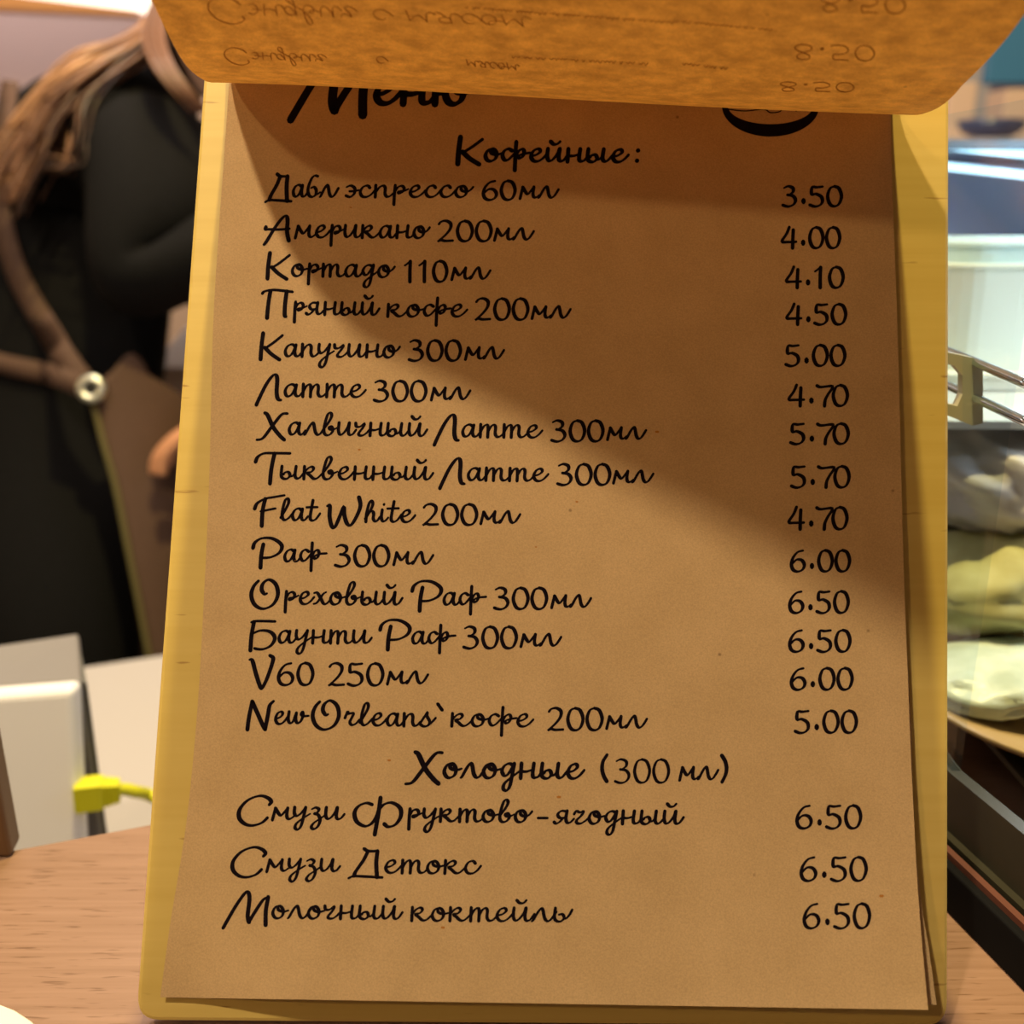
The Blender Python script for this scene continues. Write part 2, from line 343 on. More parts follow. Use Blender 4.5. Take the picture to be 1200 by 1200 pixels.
# ================================================================ LETTERING (handwritten brush face and a plain numeral face)
GL = {
'а': (12, [[(8.3,8.3),(6,9.9),(3,8.5),(1.2,4.5),(2,.9),(4.2,.5),(6.6,3.4),(8.7,8.8)], [(8.9,9.6),(8,4),(8.6,.9),(10.6,.6),(13,3.6)]]),
'б': (11, [[(9.5,17.2),(7,17.6),(4.6,15.5),(2.2,10),(1.3,5),(2.4,1.2),(5,.1),(7.6,1.8),(8.2,5.6),(6.4,8.2),(3.9,7.4)], [(7.6,2.2),(9.5,2.6),(11.5,4)]]),
'л': (13, [[(0,0),(1,1),(4,7),(6.2,9.9),(7.2,8.2),(8.2,2.6),(10,.3),(12.4,1.9),(15.6,7.4)]]),
'м': (13.6, [[(-.2,-.6),(.8,4),(2,9.2)], [(2,9.2),(4.2,4.8),(5.8,3.4),(8,6),(10.4,9.6)], [(10.4,9.6),(9.7,4),(10.2,1.1),(12,.5),(14.4,2.4)]]),
'о': (11, [[(5.6,9.8),(2.8,8.6),(1.1,4.6),(2.1,1),(4.6,0),(7.4,2),(8.2,6),(6.6,9.2),(4.8,9.4),(4.9,6.6),(8,5.2),(11.6,6.2)]]),
'о.': (11, [[(5.6,9.8),(2.8,8.6),(1.1,4.6),(2.1,1),(4.6,0),(7.4,2),(8.2,6),(6.6,9.2),(4.8,9.2),(5,6),(8,4.6),(10.6,6),(12.6,8.8)]]),
'р': (10.5, [[(2.4,10.2),(1.8,3),(1.4,-6.4)], [(2,4.5),(4,8.4),(6.6,9.6),(8.2,7.6),(7,4.4),(4.8,3.4),(4.6,4.8),(8,5.4),(11,7)]]),
'е': (10.8, [[(1.6,4.4),(4.8,5.2),(7.4,7.8),(6.4,9.9),(3.4,8.6),(1.6,4.2),(3,.7),(6,.2),(9,2.4),(11.6,5.8)]]),
'к': (13, [[(1.6,10.2),(1.1,0)], [(1.3,5),(4,8.6),(6.6,9.9),(7.9,8.3),(6.2,5.8),(3.4,5),(5.4,3),(7.8,.5),(10.4,.8),(13.8,4.4)]]),
'н': (12.8, [[(2,10.2),(1.4,0)], [(1.6,4.8),(5,4.6),(9,6)], [(9.6,10.2),(8.8,3),(9.6,.6),(12,1),(14.2,4)]]),
'и': (12.6, [[(1.6,10.2),(1.1,4),(2.2,.8),(4.6,1.6),(7.8,6.4),(8.9,10)], [(9.2,10.2),(8.4,3),(9.4,.6),(11.6,1.2),(14,4.6)]]),
'й': (12.6, [[(1.6,10.2),(1.1,4),(2.2,.8),(4.6,1.6),(7.8,6.4),(8.9,10)], [(9.2,10.2),(8.4,3),(9.4,.6),(11.6,1.2),(14.4,5.6)], [(3.4,15.8),(5.2,13.8),(7.6,14),(9.4,16)]]),
'п': (12, [[(1.6,10.2),(1.2,0)], [(1.4,4),(4,8.4),(6.4,9.8),(7.8,8),(7.6,3),(8.8,.5),(11,1),(13.4,3.8)]]),
'т': (16.2, [[(1.6,10.2),(1.2,0)], [(1.4,4),(3.6,8.4),(5.6,9.8),(6.6,8),(6.3,0)], [(6.4,4),(8.6,8.4),(10.6,9.8),(11.8,8),(11.5,3),(12.7,.5),(15,.8),(17.6,3.6)]]),
'с': (9.8, [[(7.4,8.2),(5.9,9.9),(3,8.7),(1.2,4.5),(2.4,.8),(5.4,.2),(8.4,2.4),(11,6.2)]]),
'у': (11.4, [[(1.6,10.2),(1.3,5.4),(2.8,3),(5.4,4.6),(8,8.2),(9,10)], [(9.2,10.2),(7.8,3),(6,-5),(3.8,-8.4),(1.8,-7),(2.8,-3.4),(7,.8),(12.2,4.8)]]),
'д': (11.4, [[(8.4,8.6),(5.9,9.9),(3,8.4),(1.4,4.8),(2.8,1.8),(5,2.6),(8.2,8)], [(9,10),(7.6,2),(6.2,-5.4),(4.2,-8.4),(2.2,-7.2),(3,-3.6),(7,.4),(12.2,4.8)]]),
'я': (12.6, [[(8.6,9.4),(5,9.8),(2.6,7.4),(3.4,4.8),(6,4.2),(8.4,6)], [(8.9,10),(8,4),(8.8,.9),(11,1),(13.6,3.8)], [(6,4.4),(4,1.6),(1.6,0),(0,1)]]),
'ы': (16, [[(2,10.2),(1.4,3),(2.8,.4),(5.4,.2),(7.4,2.6),(6.5,5.4),(4.2,5.2),(3,3.6)], [(7.2,2.2),(9.2,2.4),(11,4.6)], [(11.8,10.2),(11,3),(12.1,.6),(14.2,1.1),(17.2,5)]]),
'ь': (12, [[(2,10.2),(1.4,3),(2.8,.4),(5.4,.2),(7.4,2.6),(6.5,5.4),(4.2,5.2)], [(7.2,2.2),(9,2.6),(11,5.4),(12.6,9)]]),
'в': (11, [[(2.4,6.4),(5.6,11.6),(7.2,15.8),(6.2,18),(4.2,16.4),(2.2,9),(1.5,3),(3,.2),(5.8,.6),(7.9,3.6),(7.2,6.8),(5.4,6.6),(6,4.8),(8.6,4.8),(11.4,6.2)]]),
'г': (10.2, [[(1,7.4),(2.6,9.8),(5,8.8),(7.4,9.8),(6,6.4),(3,3),(2.8,.7),(5.4,.1),(8.6,2.2),(11,4.6)]]),
'ч': (10.2, [[(1.2,10),(1.6,7.4),(4.2,7.2),(7.6,9.8),(6.2,6.2),(3.8,2.8),(3.4,.7),(5.8,.1),(8.6,1.8),(11,4.6)]]),
'ф': (17.6, [[(7,8.4),(4.8,9.8),(2.2,8.2),(1,4.4),(2.4,1),(5,1.6),(8.8,6.4)], [(9.8,15.4),(9.2,5),(8.8,-7.2)], [(9.2,3.4),(11.2,8),(13.6,9.6),(14.8,7.4),(13.6,3.6),(11.6,2.6),(11.6,4.6),(14.6,6),(18.4,6.8)]]),
'ф.': (17.6, [[(7,8.4),(4.8,9.8),(2.2,8.2),(1,4.4),(2.4,1),(5,1.6),(8.8,6.4)], [(9.8,15.4),(9.2,5),(8.8,-7.2)], [(9.2,3.4),(11.2,8),(13.6,9.6),(14.8,7.4),(13.6,3.6),(11.6,2.6),(11.6,4.6),(15,6.4),(20.4,7)]]),
'э': (9.4, [[(1.6,8.6),(4.4,9.9),(7,7.6),(6.6,3),(4,.2),(1.2,1.2)], [(3.6,5),(6.6,5.2),(9.6,6)]]),
'х': (11.4, [[(.8,9),(3,9.2),(5.4,5),(7.4,.8),(9.6,.6),(12.6,4)], [(9.4,9.8),(7.2,8.2),(3,1.6),(.4,.3)]]),
'з': (10.4, [[(2,8.6),(4.6,10),(6.8,8.6),(5.8,6),(3.6,5),(6.4,3.8),(7.6,-.6),(6,-5.8),(3.4,-8),(1.6,-6.4),(3.4,-2.8),(8,1),(11.4,4)]]),
'ю': (15.4, [[(1.6,10.2),(1.2,0)], [(1.4,5),(5.4,5.4)], [(9.6,9.8),(6.6,8.6),(5.4,4.6),(6.6,1),(9,0),(11.6,2),(12.4,6),(10.8,9.2),(9.4,8.8),(10,6),(13,5.4),(16.4,7)]]),
# latin small
'l': (9, [[(1,2),(4.6,8.6),(7.2,14.6),(6.6,17.8),(4.6,16.6),(2.6,9),(2.3,2.4),(4.2,.2),(7,1.8),(10,5.4)]]),
'a': (12, [[(8.3,8.3),(6,9.9),(3,8.5),(1.2,4.5),(2,.9),(4.2,.5),(6.6,3.4),(8.7,8.8)], [(8.9,9.6),(8,4),(8.6,.9),(10.6,.6),(13,3.6)]]),
't': (9, [[(5,17),(3.4,8),(2.8,2),(4.6,.2),(7.4,1.8),(10.4,6.2)], [(0,11),(8.4,11.4)]]),
'h': (11.2, [[(1,2.4),(4.8,9),(6.8,14.4),(5.8,17.4),(4,15),(2.2,7),(1.6,0)], [(2,3.6),(4.2,7.6),(6.4,8.6),(7.4,6.6),(7.1,2.6),(8.4,.5),(10.2,1.2),(12,4)]]),
'i': (6.4, [[(2.6,10),(1.9,4),(2.8,.9),(4.6,.9),(7,3.6)], [(3.8,14.2),(4.0,14.6)]]),
'e': (10.8, [[(1.6,4.4),(4.8,5.2),(7.4,7.8),(6.4,9.9),(3.4,8.6),(1.6,4.2),(3,.7),(6,.2),(9,2.4),(11.6,5.8)]]),
'w': (17, [[(2,10),(1.2,4),(2.6,.9),(5.2,2.2),(7.8,8.6)], [(8,9),(7.4,3.6),(8.8,.8),(11.4,2.2),(13.4,6.6),(13,9.8),(12,8),(13.6,6.4),(18,6.6)]]),
'r': (10.4, [[(.6,5.6),(2.6,10.8),(3.2,9.2),(6.8,9.6),(5.6,6),(4.2,2.4),(5.6,.3),(8.4,1.2),(11.2,4.6)]]),
'n': (12, [[(1.6,10.2),(1.2,0)], [(1.4,4),(4,8.4),(6.4,9.8),(7.8,8),(7.6,3),(8.8,.5),(11,1),(13.4,3.8)]]),
's': (10.4, [[(1.4,3),(4.6,8.4),(6.6,11.6),(6,8.6),(8,4),(6.6,.8),(3.8,0),(1.4,1.4)], [(7,1),(10,4),(12.4,7)]]),
# capitals
'Д': (22, [[(10,18.6),(12.6,17),(18.4,17)], [(12.4,17),(9.6,10),(4.6,1),(3.4,-2.6)], [(18.4,17),(17.6,8),(18,-3.4)], [(0,-4.4),(3.4,-2.8),(11,-3),(21.4,-3.6)]]),
'А': (23, [[(0,-6),(2,-3),(8.6,9),(13.6,16.2),(16.2,17.4),(17.2,14),(16.8,5),(18,-2.6)], [(1.4,8.4),(1.2,6.6),(4,6.6),(11,6.4),(18.6,7.2)]]),
'К': (17, [[(2.2,18.8),(1,8),(.4,-2.4)], [(16.2,17.2),(9.4,11),(3.4,6.4)], [(3.6,7),(8,2),(14,-2.6)]]),
'П': (23, [[(0,17),(2,18.8),(9,20),(23,18.6)], [(6.2,19.2),(4.6,9),(3.6,-3.2)], [(18.6,19),(17.4,9),(17,0),(17.6,-1.6)]]),
'Л': (19, [[(.6,-6.8),(2,-3),(6.8,8.6),(11,15.8),(13.6,17.4),(14.8,14),(14.4,3),(15.4,-2),(17.2,-2.8)]]),
'Х': (22.6, [[(6,17.2),(8,15.4),(12,6),(17,-1),(20,-4)], [(22.4,17),(18,16),(10.4,5.4),(4.4,-3),(0,-4.4)]]),
'Т': (16.4, [[(0,13.6),(1.6,17.6),(6,20.4),(14,20.6),(24,20.6)], [(13.2,20.4),(11,8),(10,-3.8)]]),
'Р': (22.6, [[(0,11),(1.6,15.6),(7,19),(15,18.6),(21.4,13.6),(20,7.6),(13.4,3.6),(7,3)], [(7.8,14),(6.2,5),(5.6,-5)]]),
'О': (23, [[(5.4,18.4),(2,14),(.2,7),(2.6,-.6),(8.6,-4),(15.6,-.6),(19.2,7.4),(17.8,15.6),(13,19.4),(8.8,16.6),(7.6,11.6),(9.6,8),(11.4,8.4)]]),
'Б': (20, [[(1.6,16.6),(5,17.6),(18.4,17.4)], [(3.6,17),(1.8,6),(1,-6)], [(1.8,7),(8,10),(15,9),(18.2,4),(15.4,-2),(9.6,-5),(4,-4.4)]]),
'С': (24, [[(21.6,12.2),(23,14.8),(20.6,18),(15,19.6),(7,16),(1.4,8.4),(1,1),(5,-4),(10.6,-5.2),(16.6,-2.8),(20.4,1.4)]]),
'Ф': (36, [[(12.4,13.4),(8.4,14.6),(3.2,12),(.4,6.4),(2,-.6),(7.4,-4.2),(12,-2),(15.4,3.6),(17,9)], [(18.2,19),(16.6,5),(14.2,-11)], [(17,9),(20.6,13.6),(26,15),(31.4,11),(32,4),(28.4,-2.6),(23.6,-4.6),(20.8,-2.4)]]),
'М': (33, [[(.6,-8),(3,-3),(9,9),(14.6,18.4),(17.2,20.4),(18.4,15.4),(17.2,2),(18,-3.2)], [(18,-3.2),(21.6,4),(27.4,14),(31,16.6)], [(31,16.6),(29.4,6),(29.2,-5.4)]]),
'F': (19, [[(0,9),(2,13.6),(8,17.4),(15,19),(23,20.6)], [(8.2,17.4),(6.2,8),(5.4,-5)], [(4.6,7),(9,8),(16,9.6)]]),
'W': (27, [[(0,12.6),(2,13),(1.8,4),(3.4,-4),(5.8,-4.4),(9.6,5),(12.4,12.4),(12.6,6),(14.6,-1.4),(17.6,-2.8),(21.6,4),(24.6,13),(23.6,20)]]),
'V': (22, [[(0,18.6),(2.4,18),(5.2,8),(9,-3),(10.8,-4.2),(15,4),(19,15),(20,20),(17.4,22)]]),
'N': (21.6, [[(0,-4.4),(1.4,6),(4,18)], [(4,18),(8.6,8),(13,-1.6),(14.6,-4.2)], [(14.6,-4.2),(17,8),(18.4,15),(21.6,18.4)]]),
}
DG = {
'0': (15.2, [[(7.4,17.8),(3.6,16),(1.4,9),(3.4,2),(7.2,0),(11.2,2),(13.4,9),(11.2,16),(7.4,17.8)]]),
'1': (13, [[(1.6,14),(4,15.6),(6.6,17.8)], [(6.6,17.6),(6.2,9),(6.2,0)]]),
'2': (15, [[(1.4,15),(3.4,17.2),(7.2,17.9),(10.8,15.6),(10.6,11),(6.8,5.6),(2,1),(.8,-.1),(3.4,.9),(6.6,.3),(12.6,.6)]]),
'3': (15, [[(2,16.4),(5.6,17.9),(9.6,16.4),(9.8,13),(7,10.6),(4.8,10)], [(5,10.2),(9.8,9.2),(12,5.4),(10,1.4),(5.6,-.2),(1,1)]]),
'4': (16, [[(7.4,18),(5,12.4),(.8,5.8),(6,5.2),(13.6,5.4)], [(11,15.6),(10.6,8),(10.4,0)]]),
'5': (15, [[(12,17.6),(7,17),(3,17),(2.6,10.8),(6.4,11),(11,8.4),(11.8,4),(9.4,.8),(5.2,-.2),(1,1.2)]]),
'6': (15.4, [[(11.4,17.6),(6.6,16.2),(2.6,11.4),(1.2,6),(2.8,1.4),(6.8,-.1),(11,1.6),(12.6,5.6),(10.4,9.4),(6,10),(2.2,6.8)]]),
'7': (12.6, [[(.2,17.4),(3.6,16.2),(13.4,16.8),(9.6,10),(7.2,5),(6.6,0)]]),
'8': (15, [[(7,9.6),(3.2,12.6),(3.6,16.4),(7,17.8),(10.6,16.2),(10.6,12.6),(7,9.6),(2.4,6),(2.2,2),(7,0),(11.8,2),(11.8,6.2),(7,9.6)]]),
'.': (8.4, [[(3.0,4.0),(4.8,4.0)],[(3.0,5.2),(4.8,5.2)],[(3.9,3.4),(3.9,5.8)]]),
}
CAPS = []
def ink_strokes(strokes, thin, thick, pen=math.radians(28)):
    """ribbons with a brush's thick and thin: returns verts (x, y) and faces"""
    V, Fc = [], []
    for st in strokes:
        pts = catmull([(x, y, 0) for x, y in st], 5) if len(st) > 2 else [Vector((*p, 0)) for p in st]
        n = len(pts); base = len(V); ws = []
        for i, p in enumerate(pts):
            t = (pts[min(i+1, n-1)]-pts[max(i-1, 0)])
            if t.length < 1e-6: t = Vector((1, 0, 0))
            t.normalize(); ang = math.atan2(t.y, t.x)
            ws.append(thin+(thick-thin)*abs(math.sin(ang-pen))**1.3)
        for k in range(2): ws = [ws[0]]+[(ws[i-1]+2*ws[i]+ws[i+1])/4 for i in range(1, n-1)]+[ws[-1]] if n > 2 else ws
        for i, p in enumerate(pts):
            t = (pts[min(i+1, n-1)]-pts[max(i-1, 0)]); t = t.normalized() if t.length > 1e-6 else Vector((1, 0, 0))
            nn = Vector((-t.y, t.x, 0))*ws[i]/2
            V.append((p.x+nn.x, p.y+nn.y)); V.append((p.x-nn.x, p.y-nn.y))
        for i in range(n-1):
            a = base+2*i; Fc.append((a, a+1, a+3, a+2))
        for p, wd in ((pts[0], ws[0]), (pts[-1], ws[-1])):
            b = len(V)
            for k in range(8): V.append((p.x+math.cos(k*math.pi/4)*wd/2, p.y+math.sin(k*math.pi/4)*wd/2))
            Fc.append(tuple(range(b, b+8)))
    return V, Fc
def layout(text, font):
    """glyph strokes of a word laid out from x = 0, with their ink extent"""
    x = 0; out = []; CAPS.clear()
    n = len(text)
    for i, ch in enumerate(text):
        key = ch
        if font is GL and i == n-1 and ch+'.' in font: key = ch+'.'
        adv, st = font[key]
        out += [[(px+x, py) for px, py in s] for s in st]; x += adv
        CAPS.extend([ch.isupper()]*len(st))
    xs = [p[0] for s in out for p in s]
    return out, min(xs), max(xs)
def word(acc_, text, x0, x1, b0, b1, sy, font=GL, thin=1.25, thick=2.9):
    """adds a word spanning pixels x0..x1 on a baseline b0..b1; sy = pixels per unit of height"""
    st, a, b = layout(text, font)
    padx = 1.4; sx = (x1-x0-padx*2)/(b-a)
    q = [[((p[0]-a)*sx, p[1]*sy) for p in s] for s in st]
    up = [a_ for a_, c_ in zip(q, CAPS) if c_]; lo_ = [a_ for a_, c_ in zip(q, CAPS) if not c_]
    V, Fc = ink_strokes(lo_, thin*1.42, thick*1.42)
    V2, F2 = ink_strokes(up, thin*1.42*1.2, thick*1.42*1.22, math.radians(20)); nb = len(V)
    V += V2; Fc += [tuple(i+nb for i in f) for f in F2]
    base = len(acc_[0])
    for x, y in V:
        px = x0+padx+x; t = (px-x0)/(x1-x0)
        acc_[0].append((px, lerp(b0, b1, t)-y))
    acc_[1].extend(tuple(i+base for i in f) for f in Fc)
def num(acc_, text, x0, x1, ytop, ybot, thin=1.6, thick=3.3):
    word(acc_, text, x0, x1, ybot-1.3, ybot-1.3, (ybot-ytop-2.6)/17.9, DG, thin, thick)
def print_line(name, acc_, m=M_INK, parent=sheet, wf=w_top, off=.00019):
    vs = [bp(x, y, wf(x, y)+off) for x, y in acc_[0]]
    return mesh_obj(name, vs, acc_[1], m, parent)
def new(): return ([], [])

TH, TK = 1.5, 3.05
def item(parts, price):
    a = new()
    for p in parts:
        if p[0] == 'n': num(a, *p[1:])
        else: word(a, p[1], *p[2:], thin=TH, thick=TK)
    print_line('menu_item_text', a)
    b = new(); num(b, *price); print_line('price_text', b)
# headings
a = new(); word(a, 'Кофейные', 535, 738, 188.5, 190, 1.48, thin=1.7, thick=3.9)
for yy in (176.5, 188.5):
    V, Fc = ink_strokes([[(0, 0), (.3, .3)]], 5.2, 5.2); base = len(a[0]); a[0].extend((x+747-(yy-182)*.1, yy-y) for x, y in V); a[1].extend(tuple(i+base for i in f) for f in Fc)
print_line('heading_text', a)
a = new(); word(a, 'Меню', 339, 556, 121, 122, 2.45, thin=3.2, thick=6.6); print_line('title_text', a)
item([('w', 'Дабл', 309.5, 398, 230.5, 231, 1.42), ('w', 'эспрессо', 404, 556, 231, 231, 1.36), ('n', '60', 565, 605, 210.5, 235.5), ('w', 'мл', 608, 656, 232, 232, 1.36)], ('3.50', 916, 987.5, 217, 243))
item([('w', 'Американо', 308, 505, 278, 279, 1.42), ('n', '200', 512, 577, 257.5, 284), ('w', 'мл', 578, 627, 281, 281, 1.36)], ('4.00', 915, 985.5, 265, 292))
item([('w', 'Кортадо', 312, 464, 323, 325, 1.42), ('n', '110', 473, 525, 304.5, 331.5), ('w', 'мл', 528, 576, 327, 327, 1.36)], ('4.10', 920, 989.5, 311.5, 338.5))
item([('w', 'Пряный', 306, 446, 368, 369.5, 1.42), ('w', 'кофе', 453, 549, 371, 371, 1.42), ('n', '200', 556, 620, 348.5, 376), ('w', 'мл', 622, 670, 372.6, 372.6, 1.38)], ('4.50', 920.5, 992.5, 355, 381.5))
item([('w', 'Капучино', 304, 470, 417.5, 419, 1.44), ('n', '300', 478, 541, 397.5, 424), ('w', 'мл', 544, 592, 420.5, 420.5, 1.38)], ('5.00', 919.5, 991.5, 403, 430))
item([('w', 'Латте', 299, 430, 464.5, 465.5, 1.46), ('n', '300', 437, 500.5, 445, 471.5), ('w', 'мл', 504, 552.5, 468, 468, 1.4)], ('4.70', 923, 994.5, 450, 477))
item([('w', 'Халвичный', 299.5, 502, 509, 511.5, 1.46), ('w', 'Латте', 507.5, 637, 511.5, 513, 1.46), ('n', '300', 645, 708, 491.5, 518.5), ('w', 'мл', 710.5, 758.5, 514.5, 514.5, 1.4)], ('5.70', 925, 995.5, 495, 521.5))
item([('w', 'Тыквенный', 298, 509, 561, 562.5, 1.46), ('w', 'Латте', 514, 644, 562.5, 564, 1.46), ('n', '300', 652, 716, 542.5, 569.5), ('w', 'мл', 717.5, 767, 565.5, 565.5, 1.4)], ('5.70', 926, 996.5, 545, 572.5))
item([('w', 'Flat', 297, 376.5, 609, 610.5, 1.42), ('w', 'White', 382, 488, 611, 612, 1.42), ('n', '200', 494.5, 560, 589.5, 616.5), ('w', 'мл', 562, 611, 613, 613, 1.4)], ('4.70', 923, 994, 593, 621.5))
item([('w', 'Раф', 295, 384, 658, 658.5, 1.44), ('n', '300', 391.5, 457, 637.5, 665), ('w', 'мл', 460, 509, 661, 661, 1.42)], ('6.00', 926, 997, 643.5, 671))
item([('w', 'Ореховый', 293, 473, 707.5, 709, 1.46), ('w', 'Раф', 481.5, 571, 708.5, 709.5, 1.44), ('n', '300', 578, 642, 687.5, 715), ('w', 'мл', 645, 694, 711.5, 711.5, 1.42)], ('6.50', 924, 995.5, 691.5, 719.5))
item([('w', 'Баунти', 292, 437, 753.5, 754, 1.46), ('w', 'Раф', 444, 535, 754, 755, 1.44), ('n', '300', 542, 606.5, 733, 761), ('w', 'мл', 609, 659, 757, 757, 1.42)], ('6.50', 924, 997.5, 737, 765))
item([('w', 'V', 291, 321.5, 800, 800, 1.44), ('n', '60', 325, 368, 775.5, 804), ('n', '250', 384, 450, 776, 804.5), ('w', 'мл', 452.5, 503, 801, 801, 1.42)], ('6.00', 926, 1000, 781.5, 809.5))
a = new()
for t in ((('New', 288.5, 363, 848.5, 848.5, 1.46)), (('Orleans'), 365, 512, 849, 851.5, 1.46)):
    word(a, 'New' if t[0] == 'New' else 'О'+'rleans', *t[1:], thin=TH, thick=TK)
word(a, 'кофе', 528, 626.5, 851, 851.5, 1.46, thin=TH, thick=TK)
V, Fc = ink_strokes([[(0, 4), (5, -3)]], 2.2, 4.2); base = len(a[0]); a[0].extend((x+513, 829-y) for x, y in V); a[1].extend(tuple(i+base for i in f) for f in Fc)
num(a, '200', 641, 707, 828.5, 857); word(a, 'мл', 709.5, 759.5, 853, 853, 1.42, thin=TH, thick=TK)
print_line('menu_item_text', a); b = new(); num(b, '5.00', 930.5, 1005, 831.5, 860); print_line('price_text', b)
a = new(); word(a, 'Холодные', 474, 686, 911, 912.5, 1.72, thin=1.7, thick=3.7)
V, Fc = ink_strokes([[(7.5, 16), (2.6, 8), (1.6, -1), (3.6, -9), (7, -15)], [(142, 15), (146, 8), (147.4, 0), (146, -8), (142, -16)]], 3, 5); base = len(a[0])
a[0].extend((x+704, 900.5-y) for x, y in V); a[1].extend(tuple(i+base for i in f) for f in Fc)
num(a, '300', 719.5, 785, 888.5, 918.5, 1.4, 2.9); word(a, 'мл', 795, 843, 913.5, 913.5, 1.5, thin=1.4, thick=3.1)
print_line('heading_text', a)
a = new(); word(a, 'Смузи', 279, 405, 960, 960.5, 1.40, thin=TH, thick=TK+.2); word(a, 'Фруктово', 414, 625, 962, 963.5, 1.44, thin=TH, thick=TK+.2)
word(a, 'ягодный', 648, 802.5, 965, 966, 1.5, thin=TH, thick=TK+.2)
V, Fc = ink_strokes([[(0, 0), (11, 0)]], 3.2, 3.2); base = len(a[0]); a[0].extend((x+630.5, 958.6-y) for x, y in V); a[1].extend(tuple(i+base for i in f) for f in Fc)
print_line('menu_item_text', a); b = new(); num(b, '6.50', 932.5, 1010, 942.5, 972); print_line('price_text', b)
item([('w', 'Смузи', 271.5, 400, 1020.5, 1021.5, 1.42), ('w', 'Детокс', 407, 565, 1022.5, 1024, 1.5)], ('6.50', 937.5, 1016.5, 1003, 1033.5))
item([('w', 'Молочный', 260, 473, 1075.5, 1077.5, 1.5), ('w', 'коктейль', 481, 672, 1079, 1080, 1.55)], ('6.50', 941, 1020.5, 1057.5, 1089))
# printed emblem below the lifted sheet: lower edge of a cup and saucer
V, Fcs = [], []
for (ra, rb, ca, cb, n0) in ((57, 36, 50, 21.5, 48),):
    for k in range(n0+1):
        q = math.pi*k/n0+math.pi
        V.append((903+ra*math.cos(q), 124-rb*math.sin(q))); V.append((903+ca*math.cos(q), 124-cb*math.sin(q)))
    Fcs += [(2*k, 2*k+1, 2*k+3, 2*k+2) for k in range(n0)]
V2, F2 = ink_strokes([[(-50, -2), (-30, -4), (-8, -2), (0, -6), (12, -4), (13, 4)], [(20, -2), (44, 1)], [(27, 4), (30, -4)]], 1.2, 1.6); base = len(V)
V.extend((903+x, 126-y) for x, y in V2); Fcs += [tuple(i+base for i in f) for f in F2]
print_line('emblem_print', (V, Fcs))
# stray specks of fibre
for i, (x, y, r) in enumerate([(770, 506, 2.2), (1033, 1050, 2.6), (456, 891, 2.0), (655, 934, 2.4), (519, 1087, 2.2), (411, 243, 1.2), (676, 588, 1.6), (421, 527, 1.6), (628, 641, 1.2), (346, 657, 1.2)]):
    V = [(x+math.cos(k*1.047)*r*1.2, y+math.sin(k*1.047)*r*.7) for k in range(6)]
    print_line('fibre_speck', (V, [tuple(range(6))]), M_GHOST)

# ---- print showing through the back of the lifted sheet (upside down, as it reads through the paper)
def curl_map(x, y):                      # x px across, y = row along the sheet in board-pixels from the bend
    t = min(max((x-190)/(1190-190)*1.0, 0), 1); return curl_pt(t, y)
def curl_bvh():
    bm = bmesh.new(); bm.from_mesh(curl.data); t = BVHTree.FromBMesh(bm); bm.free(); return t
CB = curl_bvh()
def on_curl(px, py):
    r = ray(px, py).normalized(); h = CB.ray_cast(CP, r)
    return (h[0] - r*.00025) if h[0] else None
def ghost(acc_, name='show_through_text'):
    vs = [on_curl(x, y) for x, y in acc_[0]]
    keep = [f for f in acc_[1] if all(vs[i] is not None for i in f)]
    idx = {}; V = []; Fk = []
    for f in keep:
        for i in f:
            if i not in idx: idx[i] = len(V); V.append(vs[i])
        Fk.append(tuple(idx[i] for i in f))
    if Fk: mesh_obj(name, V, Fk, M_GHOST, curl)['kind'] = 'stuff'
def gword(a, txt, x0, x1, b0, b1, sy, font=GL, thin=.5, thick=1.0):
    word(a, txt, x0, x1, b0, b1, -sy, font, thin, thick)
a = new(); gword(a, 'Сэндвич', 243, 420, 3, 8, 1.25); gword(a, 'с', 436, 462, 11, 12, 1.2); gword(a, 'мясом', 474, 624, 13, 20, 1.2); ghost(a)
a = new(); gword(a, 'Сэндвич', 262, 384, 60, 64, .8); gword(a, 'с', 440, 456, 66, 67, .8); gword(a, 'мясом', 545, 610, 70, 76, .7); ghost(a)
a = new(); gword(a, '8.50', 962, 1062, -6, -3, 1.1, DG, .8, 1.4); ghost(a)
a = new(); gword(a, '8.50', 931, 1026, 52, 54, 1.0, DG, .8, 1.3); ghost(a)
a = new(); gword(a, '8.50', 914, 1002, 96, 97, .62, DG, .7, 1.1); ghost(a)
for (x0, x1, y0, y1) in ((545, 790, 8, 26), (600, 760, 66, 74), (790, 900, 24, 34), (800, 850, 74, 79)):
    a = new(); x = x0
    while x < x1:
        wd = random.uniform(3, 5); t = (x-x0)/(x1-x0); y = lerp(y0, y1, t)
        V, Fc = ink_strokes([[(0, 0), (wd*.4, random.uniform(1.2, 3)), (wd, 0)]], .8, 1.2); base = len(a[0])
        a[0].extend((x+p, y+q) for p, q in V); a[1].extend(tuple(i+base for i in f) for f in Fc)
        x += wd+random.choice((1.2, 1.6, 5))
    ghost(a)

# ================================================================ BEHIND, LEFT: work counter, till box, cable
M_WHITE = mat('white_laminate', (.44, .42, .46), .5)
WZ = -0.20
b0_, b1_ = G(105, 811, WZ), G(185, 795, WZ)
sl = (b1_.y-b0_.y)/(b1_.x-b0_.x)
def wy(x): return b0_.y+sl*(x-b0_.x)
wk = prism('work_counter', [(-1.4, .42, WZ), (.10, .42, WZ), (.10, wy(.10), WZ), (-1.4, wy(-1.4) if wy(-1.4) > .45 else .5, WZ)], Vector((0, 0, -.04)), M_WHITE)
thing(wk, 'white laminate work counter behind and below the oak counter', 'counter')
c_ = box('cupboard', (-1.38, .44, FZ), (.08, .50, WZ-.04), mat('white_carcass', (.6, .56, .52), .6)); c_.parent = wk

